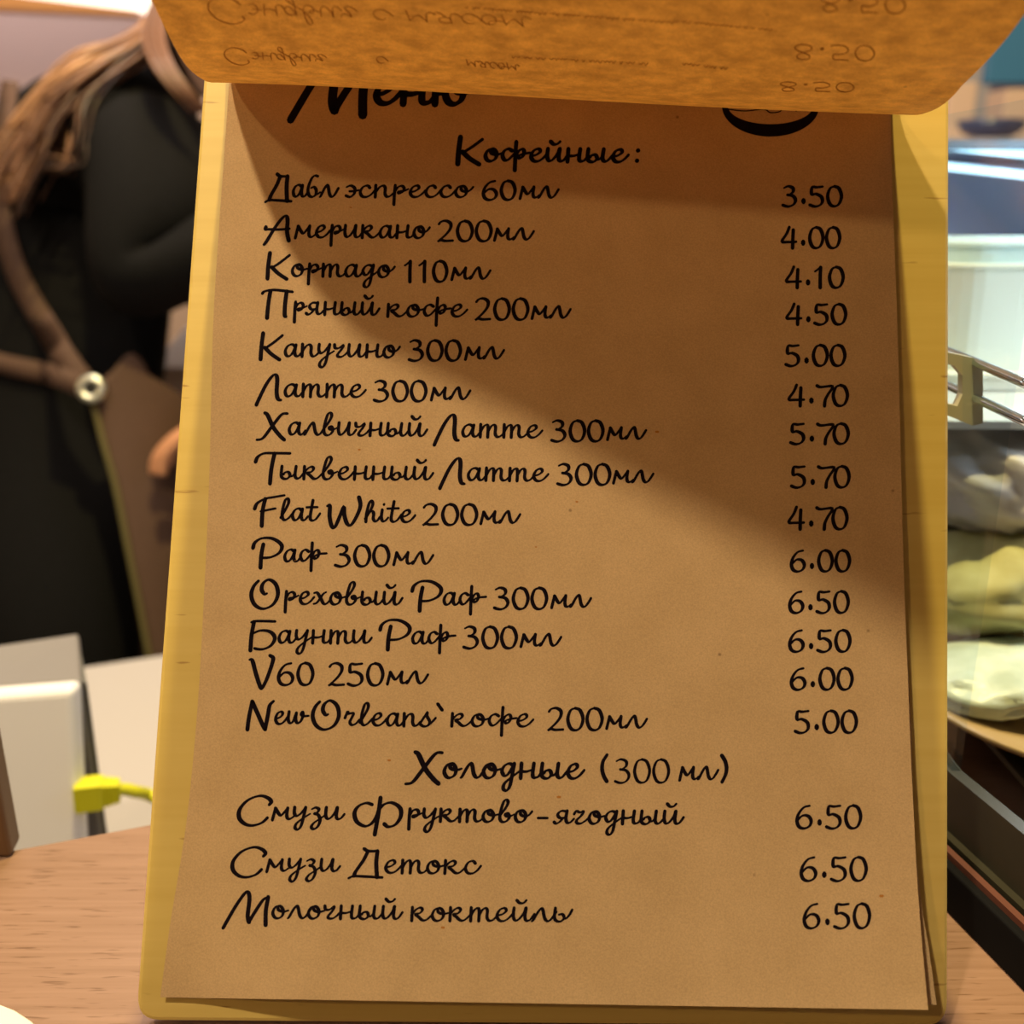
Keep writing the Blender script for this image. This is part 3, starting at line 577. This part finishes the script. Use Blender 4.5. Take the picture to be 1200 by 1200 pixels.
M_TILL = mat('white_plastic', (.78, .78, .90), .4)
M_TILL_SHADE = mat('shaded_white_plastic', (.20, .19, .21), .45)  # white housing coloured grey for the shade on its top
M_TILLD = mat('dark_grey_plastic', (.13, .13, .135), .5)
ztop = P(85, 808, .55).z
fr, fl = P(85, 808, .55), P(-70, 820, .55)
bkr = CP+ray(92, 742)*((ztop-CAM_H)/ray(92, 742).z); bkl = CP+ray(-60, 764)*((ztop-CAM_H)/ray(-60, 764).z)
till = empty('till_box', ((fr+fl)/2).to_tuple()[:2]+(WZ,), 'white plastic network box, shaded top coloured grey, at the left behind the oak counter', 'device')
hT = ztop-WZ-.001
shr = Vector((.002, .003, 0))
o = prism('housing', [fl+Vector((0, .012, 0)), fr+Vector((0, .012, 0)), bkr, bkl], Vector((0, 0, -hT)), M_TILL_SHADE, .002); child(o, till)
o = prism('side_panel', [fr+Vector((-.004, .016, -.004)), bkr+Vector((-.002, -.004, -.004)), bkr+Vector((.001, -.004, -.004)), fr+Vector((.001, .016, -.004))], Vector((0, 0, -hT+.006)), M_TILLD); child(o, till)
kb = P(79, 992, .545); kb = kb+Vector((-.012*(kb.z-WZ), 0, WZ+.001-kb.z))
o = prism('front_cover', [fl, fr, kb, Vector((fl.x, kb.y, kb.z))], Vector((0, .014, 0)), M_TILL, .004); child(o, till)
# network plug and cable
M_YEL = mat('yellow_plastic', (.62, .62, .02), .45)
cab = empty('network_cable', P(110, 930, .57), 'yellow network cable plugged into the side of the white network box', 'cable')
pa, pb = P(88, 932, .560), P(140, 926, .566)
ax = (pb-pa).normalized(); sd = ax.cross(Vector((0, 0, 1))).normalized(); un = sd.cross(ax)
if un.z < 0: un = -un
def plug_ring(t, hw, hh):
    c = pa.lerp(pb, t); return [c+sd*hw*a+un*hh*b for a, b in ((-1, -1), (1, -1), (1, 1), (-1, 1))]
rings = [plug_ring(0, .0062, .0068), plug_ring(.06, .0066, .0074), plug_ring(.6, .0066, .0074)]
for k in range(5):
    t = .62+k*.085; s_ = 1-.05*k
    rings += [plug_ring(t, .0062*s_, .0068*s_), plug_ring(t+.03, .0062*s_, .0068*s_), plug_ring(t+.032, .0054*s_, .006*s_), plug_ring(t+.06, .0054*s_, .006*s_)]
vs = [v for r in rings for v in r]; fs = []
for i in range(len(rings)-1):
    for k in range(4): a_ = i*4+k; b_ = i*4+(k+1) % 4; fs.append((a_, b_, b_+4, a_+4))
fs += [(3, 2, 1, 0), tuple(range(len(vs)-4, len(vs)))]
o = mesh_obj('plug_boot', vs, fs, M_YEL); child(o, cab)
o = tube('plug_tip', [P(80, 938, .568), P(88, 935, .572)], .0035, mat('clear_plug', (.6, .65, .75), .2, .3), 6); child(o, cab)
zc = WZ+.003
o = tube('cord', [P(134, 926, .566), P(146, 925, .570), P(160, 928, .575), P(176, 932, .585), P(205, 945, .58), P(260, 960, .585), P(380, 975, .60)], .0036, M_YEL, 10); child(o, cab)

# small wooden block at the left border, cup saucer at the corner
gb = G(14, 1006)
def at_y(px, py, yv): r_ = ray(px, py); return CP+r_*(yv/r_.y)
gt = at_y(-12, 866, gb.y)
blk = prism('wooden_block', [Vector((gt.x-.045, gb.y, gt.z)), gt, gb, Vector((gb.x-.045, gb.y, 0))], Vector((-.002, .012, 0)), mat('dark_block', (.12, .06, .025), .6), .002)
blk.location.z = 0
thing(blk, 'dark brown wooden block at the far left on the oak counter', 'block')
sc_ = G(-176, 1388)
sau = lathe('saucer', [(0, .002), (.022, .002), (.024, .0035), (.040, .0085), (.0475, .0125), (.0482, .0135), (.0475, .0142), (.040, .0105), (.024, .0052), (.0, .0045)], (sc_.x, sc_.y, -.0017), mat('white_porcelain', (.85, .82, .78), .2))
thing(sau, 'white porcelain saucer cut off at the lower left corner', 'saucer')

# ================================================================ BARISTA
D0 = 1.36
per = empty('person', (P(70, 600, D0).x, P(70, 600, D0).y, FZ), 'person in black shirt and brown apron, brown hair falling over the back, leaning forward', 'person')
M_SHIRT = noise_mat('black_shirt', (.003, .003, .004), (.005, .005, .0065), (300, 300, 300), rough=.9, spec=.15)[0]
M_SKIN = mat('skin', (.55, .27, .16), .5)
def W(px, py, dz=0.0): return P(px, py, D0+dz)
nodes = {
 'pelvis': (W(70, 700), .150, .125), 'waist': (W(72, 520), .135, .110), 'belly': (W(78, 400), .140, .112), 'chest': (W(82, 260), .168, .125), 'upper': (W(80, 165), .130, .105),
 'neck0': (W(190, 95, .02), .066, .066), 'neck1': (W(222, 35, .02), .050, .050), 'head0': (W(252, -20, .02), .070, .075), 'head1': (W(268, -90, .02), .088, .09), 'head2': (W(260, -155, .02), .070, .07),
 'shN': (W(192, 182, -.15), .094, .084), 'armN': (W(184, 265, -.185), .086, .076), 'elN': (W(150, 352, -.19), .064, .062), 'foN': (W(235, 300, -.20), .050, .046), 'wrN': (W(340, 225, -.20), .028, .026),
 'shF': (W(110, 170, .18), .075, .07), 'elF': (W(320, 400, .05), .05, .05), 'wrF': (W(305, 486, -.20), .028, .026),
 'hipN': (W(70, 760, -.09), .10, .10), 'knN': (Vector((0, 0, 0)), .065, .065), 'anN': (Vector((0, 0, 0)), .04, .04), 'toN': (Vector((0, 0, 0)), .035, .03),
 'hipF': (W(70, 760, .09), .10, .10), 'knF': (Vector((0, 0, 0)), .065, .065), 'anF': (Vector((0, 0, 0)), .04, .04), 'toF': (Vector((0, 0, 0)), .035, .03),
}
for s_ in 'NF':
    h_ = nodes['hip'+s_][0]
    nodes['kn'+s_] = (Vector((h_.x+.02, h_.y, FZ+.47)), .065, .065); nodes['an'+s_] = (Vector((h_.x, h_.y, FZ+.09)), .042, .042); nodes['to'+s_] = (Vector((h_.x+.15, h_.y, FZ+.045)), .04, .035)
edges = [('pelvis','waist'),('waist','belly'),('belly','chest'),('chest','upper'),('upper','neck0'),('neck0','neck1'),('neck1','head0'),('head0','head1'),('head1','head2'),
 ('upper','shN'),('shN','armN'),('armN','elN'),('elN','foN'),('foN','wrN'),('upper','shF'),('shF','elF'),('elF','wrF'),
 ('pelvis','hipN'),('hipN','knN'),('knN','anN'),('anN','toN'),('pelvis','hipF'),('hipF','knF'),('knF','anF'),('anF','toF')]
keys = list(nodes); me = bpy.data.meshes.new('body')
me.from_pydata([nodes[k][0] for k in keys], [(keys.index(a), keys.index(b)) for a, b in edges], [])
body = link(bpy.data.objects.new('body', me))
sk = body.modifiers.new('skin', 'SKIN'); sk.use_smooth_shade = True
for i, k in enumerate(keys): me.skin_vertices[0].data[i].radius = (nodes[k][1], nodes[k][2])
me.skin_vertices[0].data[0].use_root = True
sb = body.modifiers.new('sub', 'SUBSURF'); sb.levels = 2; sb.render_levels = 2
bpy.context.view_layer.update()
dg = bpy.context.evaluated_depsgraph_get()
bm2 = bpy.data.meshes.new_from_object(body.evaluated_get(dg))
bpy.data.objects.remove(body)
bm2.name = 'body'; bm2.materials.clear(); bm2.materials.append(M_SHIRT); bm2.materials.append(M_SKIN)
neckz = nodes['neck0'][0].z+.13
wr = nodes['wrN'][0]; wf_ = nodes['wrF'][0]
for p in bm2.polygons:
    c = p.center; p.use_smooth = True
    if (c.z > neckz and c.x > P(150, 60, D0).x-.02) or (c-wr).length < .05 or (c-wf_).length < .12: p.material_index = 1
body = link(bpy.data.objects.new('body', bm2)); child(body, per)
tb = bmesh.new(); tb.from_mesh(bm2); BV = BVHTree.FromBMesh(tb); tb.free()
def on_body(px, py, off=.008, fallback=D0-.1):
    r = ray(px, py).normalized(); h = BV.ray_cast(CP, r)
    return (h[0]-r*off) if h[0] else P(px, py, fallback)
# hands: palm with five bent fingers each
def hand(origin, fwd, side, down):
    vs, fs = [], []
    def add(pts, rad):
        v, f = tube_data(catmull(pts, 4), rad, 8); b = len(vs); vs.extend(v); fs.extend(tuple(i+b for i in q) for q in f)
    add([origin-fwd*.02, origin+fwd*.02, origin+fwd*.06], lambda t: .024+.006*math.sin(t*3))
    for k, (o_, l_) in enumerate(((-.026, .062), (-.009, .072), (.009, .068), (.026, .052))):
        a_ = origin+fwd*.065+side*o_
        add([a_, a_+fwd*l_*.45+down*.006, a_+fwd*l_*.8+down*.022, a_+fwd*l_*.9+down*.04], lambda t: .0095-.003*t)
    a_ = origin+fwd*.015-side*.022
    add([a_, a_-side*.02+fwd*.02+down*.01, a_-side*.02+fwd*.045+down*.022], lambda t: .012-.004*t)
    o = mesh_obj('hand', vs, fs, M_SKIN, smooth=True); child(o, per)
hand(wr, Vector((.75, 0, .65)).normalized(), Vector((0, 1, 0)), Vector((-.2, 0, -1)).normalized())
hand(wf_, Vector((-.95, 0, -.2)).normalized(), Vector((0, -1, 0)), Vector((0, 0, -1)))
# face on the (out of frame) head: nose, eyes, ears as small forms
hd = nodes['head1'][0]
fv, ff = [], []
def blob(c, r, s=(1, 1, 1)):
    b = len(fv); n_, m_ = 10, 7
    for j in range(m_):
        th = math.pi*(j+.5)/m_
        for k in range(n_):
            q = 2*math.pi*k/n_; fv.append(c+Vector((r*s[0]*math.sin(th)*math.cos(q), r*s[1]*math.sin(th)*math.sin(q), r*s[2]*math.cos(th))))
    for j in range(m_-1):
        for k in range(n_): a_ = b+j*n_+k; c_ = b+j*n_+(k+1) % n_; ff.append((a_, c_, c_+n_, a_+n_))
    ff.append(tuple(range(b, b+n_))); ff.append(tuple(range(b+(m_-1)*n_+n_-1, b+(m_-1)*n_-1, -1)))
for nm, c_, r_, sc2 in (('nose', (.096, 0, -.03), .014, (1.2, .8, 1.5)), ('ear', (0, -.092, -.01), .022, (.8, .4, 1.3)), ('ear', (0, .092, -.01), .022, (.8, .4, 1.3)), ('mouth', (.084, 0, -.065), .016, (.6, 1.4, .5))):
    fv.clear(); ff.clear(); blob(hd+Vector(c_), r_, sc2); o = mesh_obj(nm, list(fv), list(ff), M_SKIN, smooth=True); child(o, per)

M_APRON = noise_mat('brown_canvas', (.072, .040, .032), (.095, .055, .042), (500, 500, 500), rough=.8, bump=.2)[0]
M_EDGE = mat('olive_binding', (.10, .085, .03), .8)
def apron_pt(px, py):
    # cloth stretched over the hip: keeps to a smooth barrel in front of the body
    h = on_body(px, py, .012)
    return h
le = smooth_tab([(455, 103), (480, 112), (520, 122), (570, 136), (640, 150), (700, 162), (800, 181), (870, 192)])
top = smooth_tab([(100, 458), (130, 436), (151, 414), (168, 425), (176, 440), (240, 470), (330, 480)])
cx_, hw_ = 80, 190
def barrel(px, py):
    q = min(max((px-cx_)/hw_, -1), 1); return P(px, py, D0-.015-.175*math.sqrt(max(0, 1-q*q)))
def apr(s, t):
    # rows from top edge to hem, s across
    x = lerp(interp(le, lerp(458, 870, t)), 268, s)
    ty = interp(top, x); y = lerp(max(ty, 0), 870, t)
    x = lerp(interp(le, y), 268, s) if y > 456 else x
    return barrel(x, y)
ap = grid_obj('apron_skirt', apr, 34, 44, M_APRON); child(ap, per)
so = ap.modifiers.new('thickness', 'SOLIDIFY'); so.thickness = .003; so.offset = 1
o = tube('apron_binding', [barrel(interp(le, y)+1, y)-FW*.004 for y in (457, 480, 520, 570, 640, 700, 800, 868)], .0038, M_EDGE, 8); child(o, per)
def strap(name, pts, w0, w1):
    c = catmull([(x, y, 0) for x, y in pts], 6); vs = []; n = len(c)
    for i, p in enumerate(c):
        t = (c[min(i+1, n-1)]-c[max(i-1, 0)]).normalized(); nn = Vector((-t.y, t.x, 0))*lerp(w0, w1, i/(n-1))/2
        for s_ in (-1, 1):
            q = p+nn*s_; b_ = on_body(q.x, q.y, .010)
            g_ = barrel(q.x, q.y)
            vs.append(b_ if (b_-CP).length < (g_-CP).length or q.x < 60 else g_-FW*.003)
    o = mesh_obj(name, vs, [(2*i, 2*i+1, 2*i+3, 2*i+2) for i in range(n-1)], M_APRON, smooth=True); child(o, per)
    so = o.modifiers.new('thickness', 'SOLIDIFY'); so.thickness = .003; so.offset = 0
strap('shoulder_strap', [(12, 95), (2, 160), (-4, 215), (6, 275), (20, 320), (42, 362), (68, 405), (92, 440), (108, 458)], 20, 30)
strap('waist_strap', [(-80, 408), (-30, 418), (20, 430), (65, 440), (106, 456)], 20, 26)
gc = barrel(113, 457)-FW*.016
o = lathe('grommet', [(.0075, -.002), (.0075, .0015), (.011, .003), (.0155, .0015), (.0165, -.002)], gc, mat('grommet_metal', (.62, .66, .60), .3, .9), axis=-FW+RT*.1); child(o, per)
o = lathe('grommet_hole', [(0, 0), (.0078, 0)], gc-FW*.0012, mat('dark_hole', (.01, .01, .01), .9), axis=-FW+RT*.1, seg=20); child(o, per)
# hair: locks sweeping from the head down the back
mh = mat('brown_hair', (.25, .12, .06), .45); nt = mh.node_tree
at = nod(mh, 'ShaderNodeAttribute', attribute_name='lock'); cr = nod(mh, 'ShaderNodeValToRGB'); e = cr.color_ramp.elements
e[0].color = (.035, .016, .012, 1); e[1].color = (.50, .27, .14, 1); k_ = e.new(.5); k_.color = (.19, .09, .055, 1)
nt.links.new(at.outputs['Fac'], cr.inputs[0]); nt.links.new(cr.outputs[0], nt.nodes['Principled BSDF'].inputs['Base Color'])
hv, hf, hl = [], [], []
def lock(pts, r, tone):
    v, f = tube_data(catmull(pts, 5), lambda t: r*(.35+.65*math.sin(min(1, t*1.15+.12)*math.pi)**.6 if t < .97 else .2), 6)
    b = len(hv); hv.extend(v); hf.extend(tuple(i+b for i in q) for q in f); hl.extend([tone]*len(v))
rnd = random.Random(3)
guide_a = [(232, -70), (196, 2), (160, 42), (100, 72), (55, 105), (20, 150), (-15, 205)]      # upper sweep, light put into its paler tone
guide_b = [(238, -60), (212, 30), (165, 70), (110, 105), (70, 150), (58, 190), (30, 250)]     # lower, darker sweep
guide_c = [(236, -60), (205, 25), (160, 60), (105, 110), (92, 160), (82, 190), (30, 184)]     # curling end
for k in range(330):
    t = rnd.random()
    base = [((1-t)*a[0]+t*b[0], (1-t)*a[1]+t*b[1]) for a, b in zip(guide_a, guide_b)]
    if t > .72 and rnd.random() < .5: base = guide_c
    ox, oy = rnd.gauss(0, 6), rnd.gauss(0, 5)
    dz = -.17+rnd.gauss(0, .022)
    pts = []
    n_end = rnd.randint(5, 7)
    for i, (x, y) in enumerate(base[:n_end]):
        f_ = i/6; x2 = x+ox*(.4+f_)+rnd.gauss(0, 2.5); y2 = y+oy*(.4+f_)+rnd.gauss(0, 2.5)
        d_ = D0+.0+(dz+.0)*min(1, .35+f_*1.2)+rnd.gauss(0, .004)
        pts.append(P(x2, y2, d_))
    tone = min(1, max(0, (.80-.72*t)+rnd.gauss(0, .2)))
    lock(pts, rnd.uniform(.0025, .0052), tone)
for k in range(110):    # dark hair hanging in front of the neck, and a strand with light in its tone along the collar
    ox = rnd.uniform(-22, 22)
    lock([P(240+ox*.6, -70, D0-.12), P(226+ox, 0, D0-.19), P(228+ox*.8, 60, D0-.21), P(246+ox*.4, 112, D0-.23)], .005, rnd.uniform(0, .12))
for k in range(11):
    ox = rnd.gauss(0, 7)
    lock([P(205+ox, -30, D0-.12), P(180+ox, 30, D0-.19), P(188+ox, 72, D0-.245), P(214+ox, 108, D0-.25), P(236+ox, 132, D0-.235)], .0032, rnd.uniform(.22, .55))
for k in range(90):    # hair over the skull and down the far side
    q = rnd.uniform(-1.5, 1.5); ph = rnd.uniform(.0, 1.0)
    c0 = hd+Vector((0, 0, .10)); rr = .105
    p1 = hd+Vector((rnd.uniform(-.05, .01), math.sin(q)*.09, .07)); p2 = hd+Vector((-.07*math.cos(q)-.01, math.sin(q)*rr, .0)); p3 = hd+Vector((-.08*math.cos(q), math.sin(q)*rr*.9, -.10))
    lock([c0+Vector((.02, rnd.uniform(-.02, .02), -.01)), p1, p2, p3, p3+Vector((-.02-.02*ph, 0, -.05))], .009, rnd.uniform(0, .45))
o = mesh_obj('hair', hv, hf, mh, smooth=True); at_ = o.data.attributes.new('lock', 'FLOAT', 'POINT'); at_.data.foreach_set('value', hl); child(o, per)
o['kind'] = 'stuff'

# white container and light box behind the barista
wb = empty('white_machine', P(230, 470, 1.75), 'white machine with beige lower half between the person and the menu board', 'machine')
o = prism('upper_body', [P(216, 384, 1.75), P(300, 384, 1.75), P(300, 432, 1.75), P(178, 432, 1.75), P(182, 424, 1.75)], Vector((0, .2, 0)), mat('white_enamel', (.95, .92, .97), .4), .003); child(o, wb)
zb = P(178, 432, 1.75)
o = box('lower_body', (P(183, 432, 1.75).x, P(183, 432, 1.75).y+.01, zb.z-.10), (P(300, 432, 1.75).x, zb.y+.19, zb.z+.0), mat('beige_enamel', (.55, .45, .42), .5), .003); child(o, wb)
bc = box('back_counter', (-1.6, 1.62, FZ), (.35, 2.15, zb.z-.10), mat('dark_cabinet', (.05, .035, .03), .6), .004)
thing(bc, 'dark back counter behind the person', 'counter')
lb = empty('light_box', P(60, -120, 2.6), 'glowing white light box with orange wooden lower edge above the person', 'lamp')
M_GLOW = mat('glow', (1, .95, .9), .5); M_GLOW.node_tree.nodes['Principled BSDF'].inputs['Emission Color'].default_value = (1, .93, .90, 1); M_GLOW.node_tree.nodes['Principled BSDF'].inputs['Emission Strength'].default_value = 1.6
o = prism('glowing_panel', [P(-500, -30, 2.6), P(200, 16, 2.6), P(230, -200, 2.6), P(-500, -300, 2.6)], Vector((0, .06, 0)), M_GLOW); child(o, lb)
o = prism('wooden_edge', [P(-500, -70, 2.58), P(160, 12, 2.58), P(160, 17, 2.58), P(-500, -12, 2.58)], Vector((0, .08, 0)), mat('orange_wood', (.75, .38, .20), .5)); child(o, lb)

# ================================================================ BEHIND, RIGHT: refrigerated display case
XS = .1462
case = empty('display_case', (XS, .30, 0), 'glass display case with dark base at the right of the menu board', 'display case')
M_DARK = noise_mat('dark_olive_metal', (.022, .020, .012), (.036, .033, .022), (14, 14, 30), rough=.35, spec=.35)[0]
M_BLACK = mat('black_rubber', (.004, .004, .005), .8, spec=.1)
M_RED = mat('red_brown_trim', (.10, .032, .02), .5)
M_CHROME = mat('chrome', (.75, .82, .9), .15, 1.0)
A_, B_ = G(1106, 1066), G(1206, 1170)
dAB = (A_-B_).normalized()
# plinth follows the line seen on the wood; the body stands just inside it
pl0 = B_-dAB*.10; pl1 = A_+dAB*.022
o = prism('plinth', [pl0, pl1, Vector((.60, pl1.y, 0)), Vector((.60, pl0.y, 0))], Vector((0, 0, .016)), M_BLACK, .001); child(o, case)
rl0 = pl0+Vector((.003, 0, .016)); rl1 = pl1+Vector((.003, 0, .016))
o = prism('red_trim', [rl0, rl1, rl1+Vector((.0025, 0, 0)), rl0+Vector((.0025, 0, 0))], Vector((0, 0, .0022)), M_RED); child(o, case)
rk = Vector((.004, 0, 0)); k1 = rl1+Vector((.007, 0, 0)); k0 = rl0+Vector((.007, 0, 0)); XS = k1.x
kk = Vector((XS, .90, .016))
o = prism('ledge', [rl0+rk, rl1+rk, k1, k0], Vector((0, 0, .003)), M_DARK); child(o, case)
up_ = Vector((0, 0, .003)); tk = Vector((.005, 0, 0))
o = prism('side_panel', [k0+up_, k1+up_, kk+up_, kk+up_+tk, k1+up_+tk, k0+up_+tk], Vector((0, 0, .021)), M_DARK); child(o, case)
o = box('deck', (k0.x+.006, pl0.y, .016), (.60, .90, .0185), M_DARK); child(o, case)
def glass(name, tint=(.93, .97, 1)):
    m = bpy.data.materials.new(name); m.use_nodes = True; nt = m.node_tree; nt.nodes.clear()
    o_ = nt.nodes.new('ShaderNodeOutputMaterial'); t_ = nt.nodes.new('ShaderNodeBsdfTransparent'); g_ = nt.nodes.new('ShaderNodeBsdfGlossy'); x_ = nt.nodes.new('ShaderNodeMixShader')
    t_.inputs[0].default_value = (*tint, 1); g_.inputs['Roughness'].default_value = .03
    x_.inputs[0].default_value = .06; nt.links.new(t_.outputs[0], x_.inputs[1]); nt.links.new(g_.outputs[0], x_.inputs[2]); nt.links.new(x_.outputs[0], o_.inputs[0]); return m
M_GLASS = glass('case_glass')
ztc = P(1150, 176, .62).z
o = box('side_glass', (XS+.0015, pl1.y, .040), (XS+.0045, .88, ztc), M_GLASS); child(o, case)
o = box('top_frame', (XS, .62, ztc), (.60, .90, ztc+.004), mat('case_top', (.10, .14, .2), .4)); child(o, case)
zsh = P(1155, 380, .55).z
# upper shelf of glass with LED tube fronts above
M_LED = mat('led', (.8, .95, 1), .4); e_ = M_LED.node_tree.nodes['Principled BSDF']; e_.inputs['Emission Color'].default_value = (.42, .80, 1, 1); e_.inputs['Emission Strength'].default_value = 1.3
for (ya, yb) in ((170, 181), (193, 206)):
    o = tube('light_tube', [P(1060, ya-4, .62), P(1150, (ya+yb)/2, .62), P(1280, yb+8, .62)], .0024, M_LED, 10); child(o, case)
o = box('lower_shelf', (XS+.02, .43, zsh-.030), (.58, .86, zsh-.0265), mat('shelf_glass', (.45, .5, .52), .2)); child(o, case)
o = box('back_panel', (XS+.006, .86, .0185), (.58, .88, ztc-.001), mat('case_back', (.40, .50, .68), .5)); child(o, case)
# chrome rails and bracket
for (pa_, pb_) in (((1105, 409, .372), (1215, 455, .305)), ((1105, 449, .372), (1215, 500, .305))):
    q_ = P(*pa_); o = tube('rail', [Vector((q_.x, .859, q_.z+.004)), Vector((q_.x, q_.y+.05, q_.z)), q_, P(*pb_)], .0016, M_CHROME, 10); child(o, case)
o = prism('rail_bracket', [P(1098, 410, .345), P(1152, 422, .345), P(1152, 496, .345), P(1140, 499, .345), P(1098, 482, .345), P(1098, 470, .345), P(1122, 476, .345), P(1128, 462, .345), P(1128, 440, .345), P(1118, 428, .345), P(1098, 426, .345)], Vector((0, .004, 0)), mat('bracket_beige', (.42, .40, .30), .5)); child(o, case)

# food box on the lower shelf
fb = empty('food_container', (P(1190, 392, .52).x, P(1190, 392, .52).y, zsh-.026), 'translucent white plastic food container on the shelf inside the display case', 'container')
def rbox(cx, cy, hw, hd, r, z0, z1, taper, m, name, flange=0):
    ring = []
    for (sx, sy, a0) in ((1, 1, 0), (-1, 1, 90), (-1, -1, 180), (1, -1, 270)):
        for k in range(7):
            q = math.radians(a0+k*15); ring.append((sx*(hw-r)+math.cos(q)*r, sy*(hd-r)+math.sin(q)*r))
    lv = [(z0, taper-.06), (z0, taper), ((z0+z1)/2, (1+taper)/2), (z1, 1), (z1, 1+flange), (z1+.002, 1+flange), (z1+.0025, 1)]
    vs = []; n = len(ring)
    for z, s_ in lv: vs += [Vector((cx+x*s_, cy+y*s_, z)) for x, y in ring]
    fs = [tuple(range(n-1, -1, -1)), tuple(range((len(lv)-1)*n, len(lv)*n))]
    for j in range(len(lv)-1):
        for k in range(n): a = j*n+k; b = j*n+(k+1) % n; fs.append((a, b, b+n, a+n))
    o = mesh_obj(name, vs, fs, m, smooth=False); return o
M_TUB = mat('frosted_plastic', (.72, .80, .74), .35)
cxb, cyb = P(1190, 380, .55).x, P(1190, 380, .55).y
o = rbox(cxb, cyb, .062, .05, .02, zsh-.026, zsh+.032, .95, M_TUB, 'tub', .02); child(o, fb)
o = rbox(cxb, cyb, .058, .046, .02, zsh+.0345, zsh+.042, 1.0, mat('clear_lid', (.62, .82, .86), .2), 'lid', .03); child(o, fb)
o = rbox(cxb, cyb, .067, .055, .022, zsh-.026, zsh-.020, 1.0, mat('tub_foot', (.62, .66, .60), .4), 'base_rim', .02); child(o, fb)

# tall jar of clear plastic behind the container
jr = lathe('plastic_jar', [(0, 0), (.024, 0), (.025, .003), (.027, .065), (.0255, .066), (.0235, .004), (0, .003)], (P(1178, 290, .70).x, P(1178, 290, .70).y, zsh-.0255), glass('jar_plastic', (.50, .56, .88)))
thing(jr, 'clear plastic jar standing behind the white food container in the case', 'jar')
def lump(name, c, rx, ry, rz, m, amp=.12, fr=3.2, seed=0, tilt=0):
    from mathutils import noise as ns
    vs, fs = [], []; nu, nv = 44, 26
    rot = Matrix.Rotation(tilt, 3, 'Y')
    for j in range(nv+1):
        th = math.pi*j/nv
        for k in range(nu):
            q = 2*math.pi*k/nu; d = Vector((math.sin(th)*math.cos(q), math.sin(th)*math.sin(q), math.cos(th)))
            s_ = 1+amp*(ns.noise(d*fr+Vector((seed, 0, 0)))*1.2+ns.noise(d*fr*2.7+Vector((0, seed, 0)))*.5)
            vs.append(Vector(c)+rot @ Vector((d.x*rx*s_, d.y*ry*s_, d.z*rz*s_)))
    for j in range(nv):
        for k in range(nu): a = j*nu+k; b = j*nu+(k+1) % nu; fs.append((a, b, b+nu, a+nu))
    return mesh_obj(name, vs, fs, m, smooth=True)
M_BAG = noise_mat('crinkled_film', (.40, .40, .42), (.60, .60, .64), (30, 30, 50), rough=.3, bump=.6, bdist=.004)[0]
M_LEAFY = noise_mat('pale_green_bread', (.38, .36, .16), (.50, .50, .27), (50, 50, 50), rough=.6)[0]
M_WRAP = noise_mat('wrap_film', (.42, .50, .42), (.62, .70, .62), (60, 60, 40), rough=.3, bump=.5, bdist=.003)[0]
M_CRUST = noise_mat('bread_crust', (.30, .19, .10), (.42, .30, .16), (60, 60, 60), rough=.6)[0]
plc = P(1190, 800, .40)
pz = P(1160, 835, .40).z
o = lathe('serving_plate', [(0, 0), (.05, 0), (.078, .008), (.082, .011), (.081, .0125), (.05, .004), (0, .003)], (P(1200, 822, .44).x+.030, P(1200, 822, .44).y, .0187), mat('brown_glaze', (.36, .25, .12), .25), seg=60)
thing(o, 'brown serving plate under the wrapped bread in the display case', 'plate')
bg = lump('film_bag', P(1205, 566, .48), .056, .046, .026, M_BAG, .22, 2.4, 1.3, .2)
thing(bg, 'crinkled clear plastic bag lying on the bread in the display case', 'bag')
br = lump('bread_roll', P(1155, 678, .47), .040, .040, .021, M_LEAFY, .12, 2.2, 5.1, -.3)
thing(br, 'pale green bread roll under the clear plastic bag', 'bread')
b2 = lump('bread_roll', P(1222, 738, .475), .052, .036, .013, M_CRUST, .10, 2.2, 9.4, -.22)
thing(b2, 'dark crusted bread below the pale green roll', 'bread')
w2 = lump('wrapped_sandwich', P(1170, 792, .432), .040, .030, .011, M_WRAP, .14, 3, 2.7, -.12)
thing(w2, 'sandwich in greenish white wrap at the front of the brown plate', 'sandwich')

# things beyond the case: blurred shop shelves
def Y(px, py, yv): r_ = ray(px, py); return CP+r_*(yv/r_.y)
zs = Y(1155, 166, 1.84).z
sh = box('wall_shelf', (Y(1060, 0, 1.8).x, 1.72, zs-.02), (2.2, 2.1, zs), mat('pale_shelf', (.34, .34, .48), .6), .003)
thing(sh, 'pale shelf across the back wall at the right', 'shelf')
gp = box('lilac_panel', (.3, 2.6, FZ), (3.1, 2.64, 1.6), mat('grey_lilac', (.42, .40, .56), .7), .003)
thing(gp, 'grey lilac partition behind the wall shelf', 'partition')
bl = box('blue_panel', (Y(1168, 0, 2.3).x, 2.3, Y(1200, 98, 2.3).z), (Y(1330, 0, 2.3).x, 2.33, Y(1200, -80, 2.3).z), mat('blue_board', (.05, .20, .50), .5), .004)
thing(bl, 'blue panel hanging above the wall shelf at the upper right', 'panel')
for i, (x0, x1, y0, yc, lab) in enumerate(((1108, 1140, 96, 1.95, 'small peach carton standing at the left end of the wall shelf'), (1174, 1245, 104, 1.98, 'wide peach carton below the blue panel'))):
    o = box('carton', (Y(x0, 150, yc).x, yc, zs), (Y(x1, 150, yc).x, yc+.08, Y(x0, y0, yc).z), mat('peach_card%d' % i, (.62, .45, .42), .7), .003)
    thing(o, lab, 'carton', 'cartons on the wall shelf')
bwp = Y(1160, 166, 1.82)
bw = lathe('bowl', [(0, 0), (.02, 0), (.048, .015), (.056, .032), (.054, .032), (.044, .016), (0, .004)], (bwp.x, 1.82, zs), mat('blue_bowl', (.02, .04, .14), .3))
thing(bw, 'dark blue bowl on the wall shelf in front of the peach cartons', 'bowl')
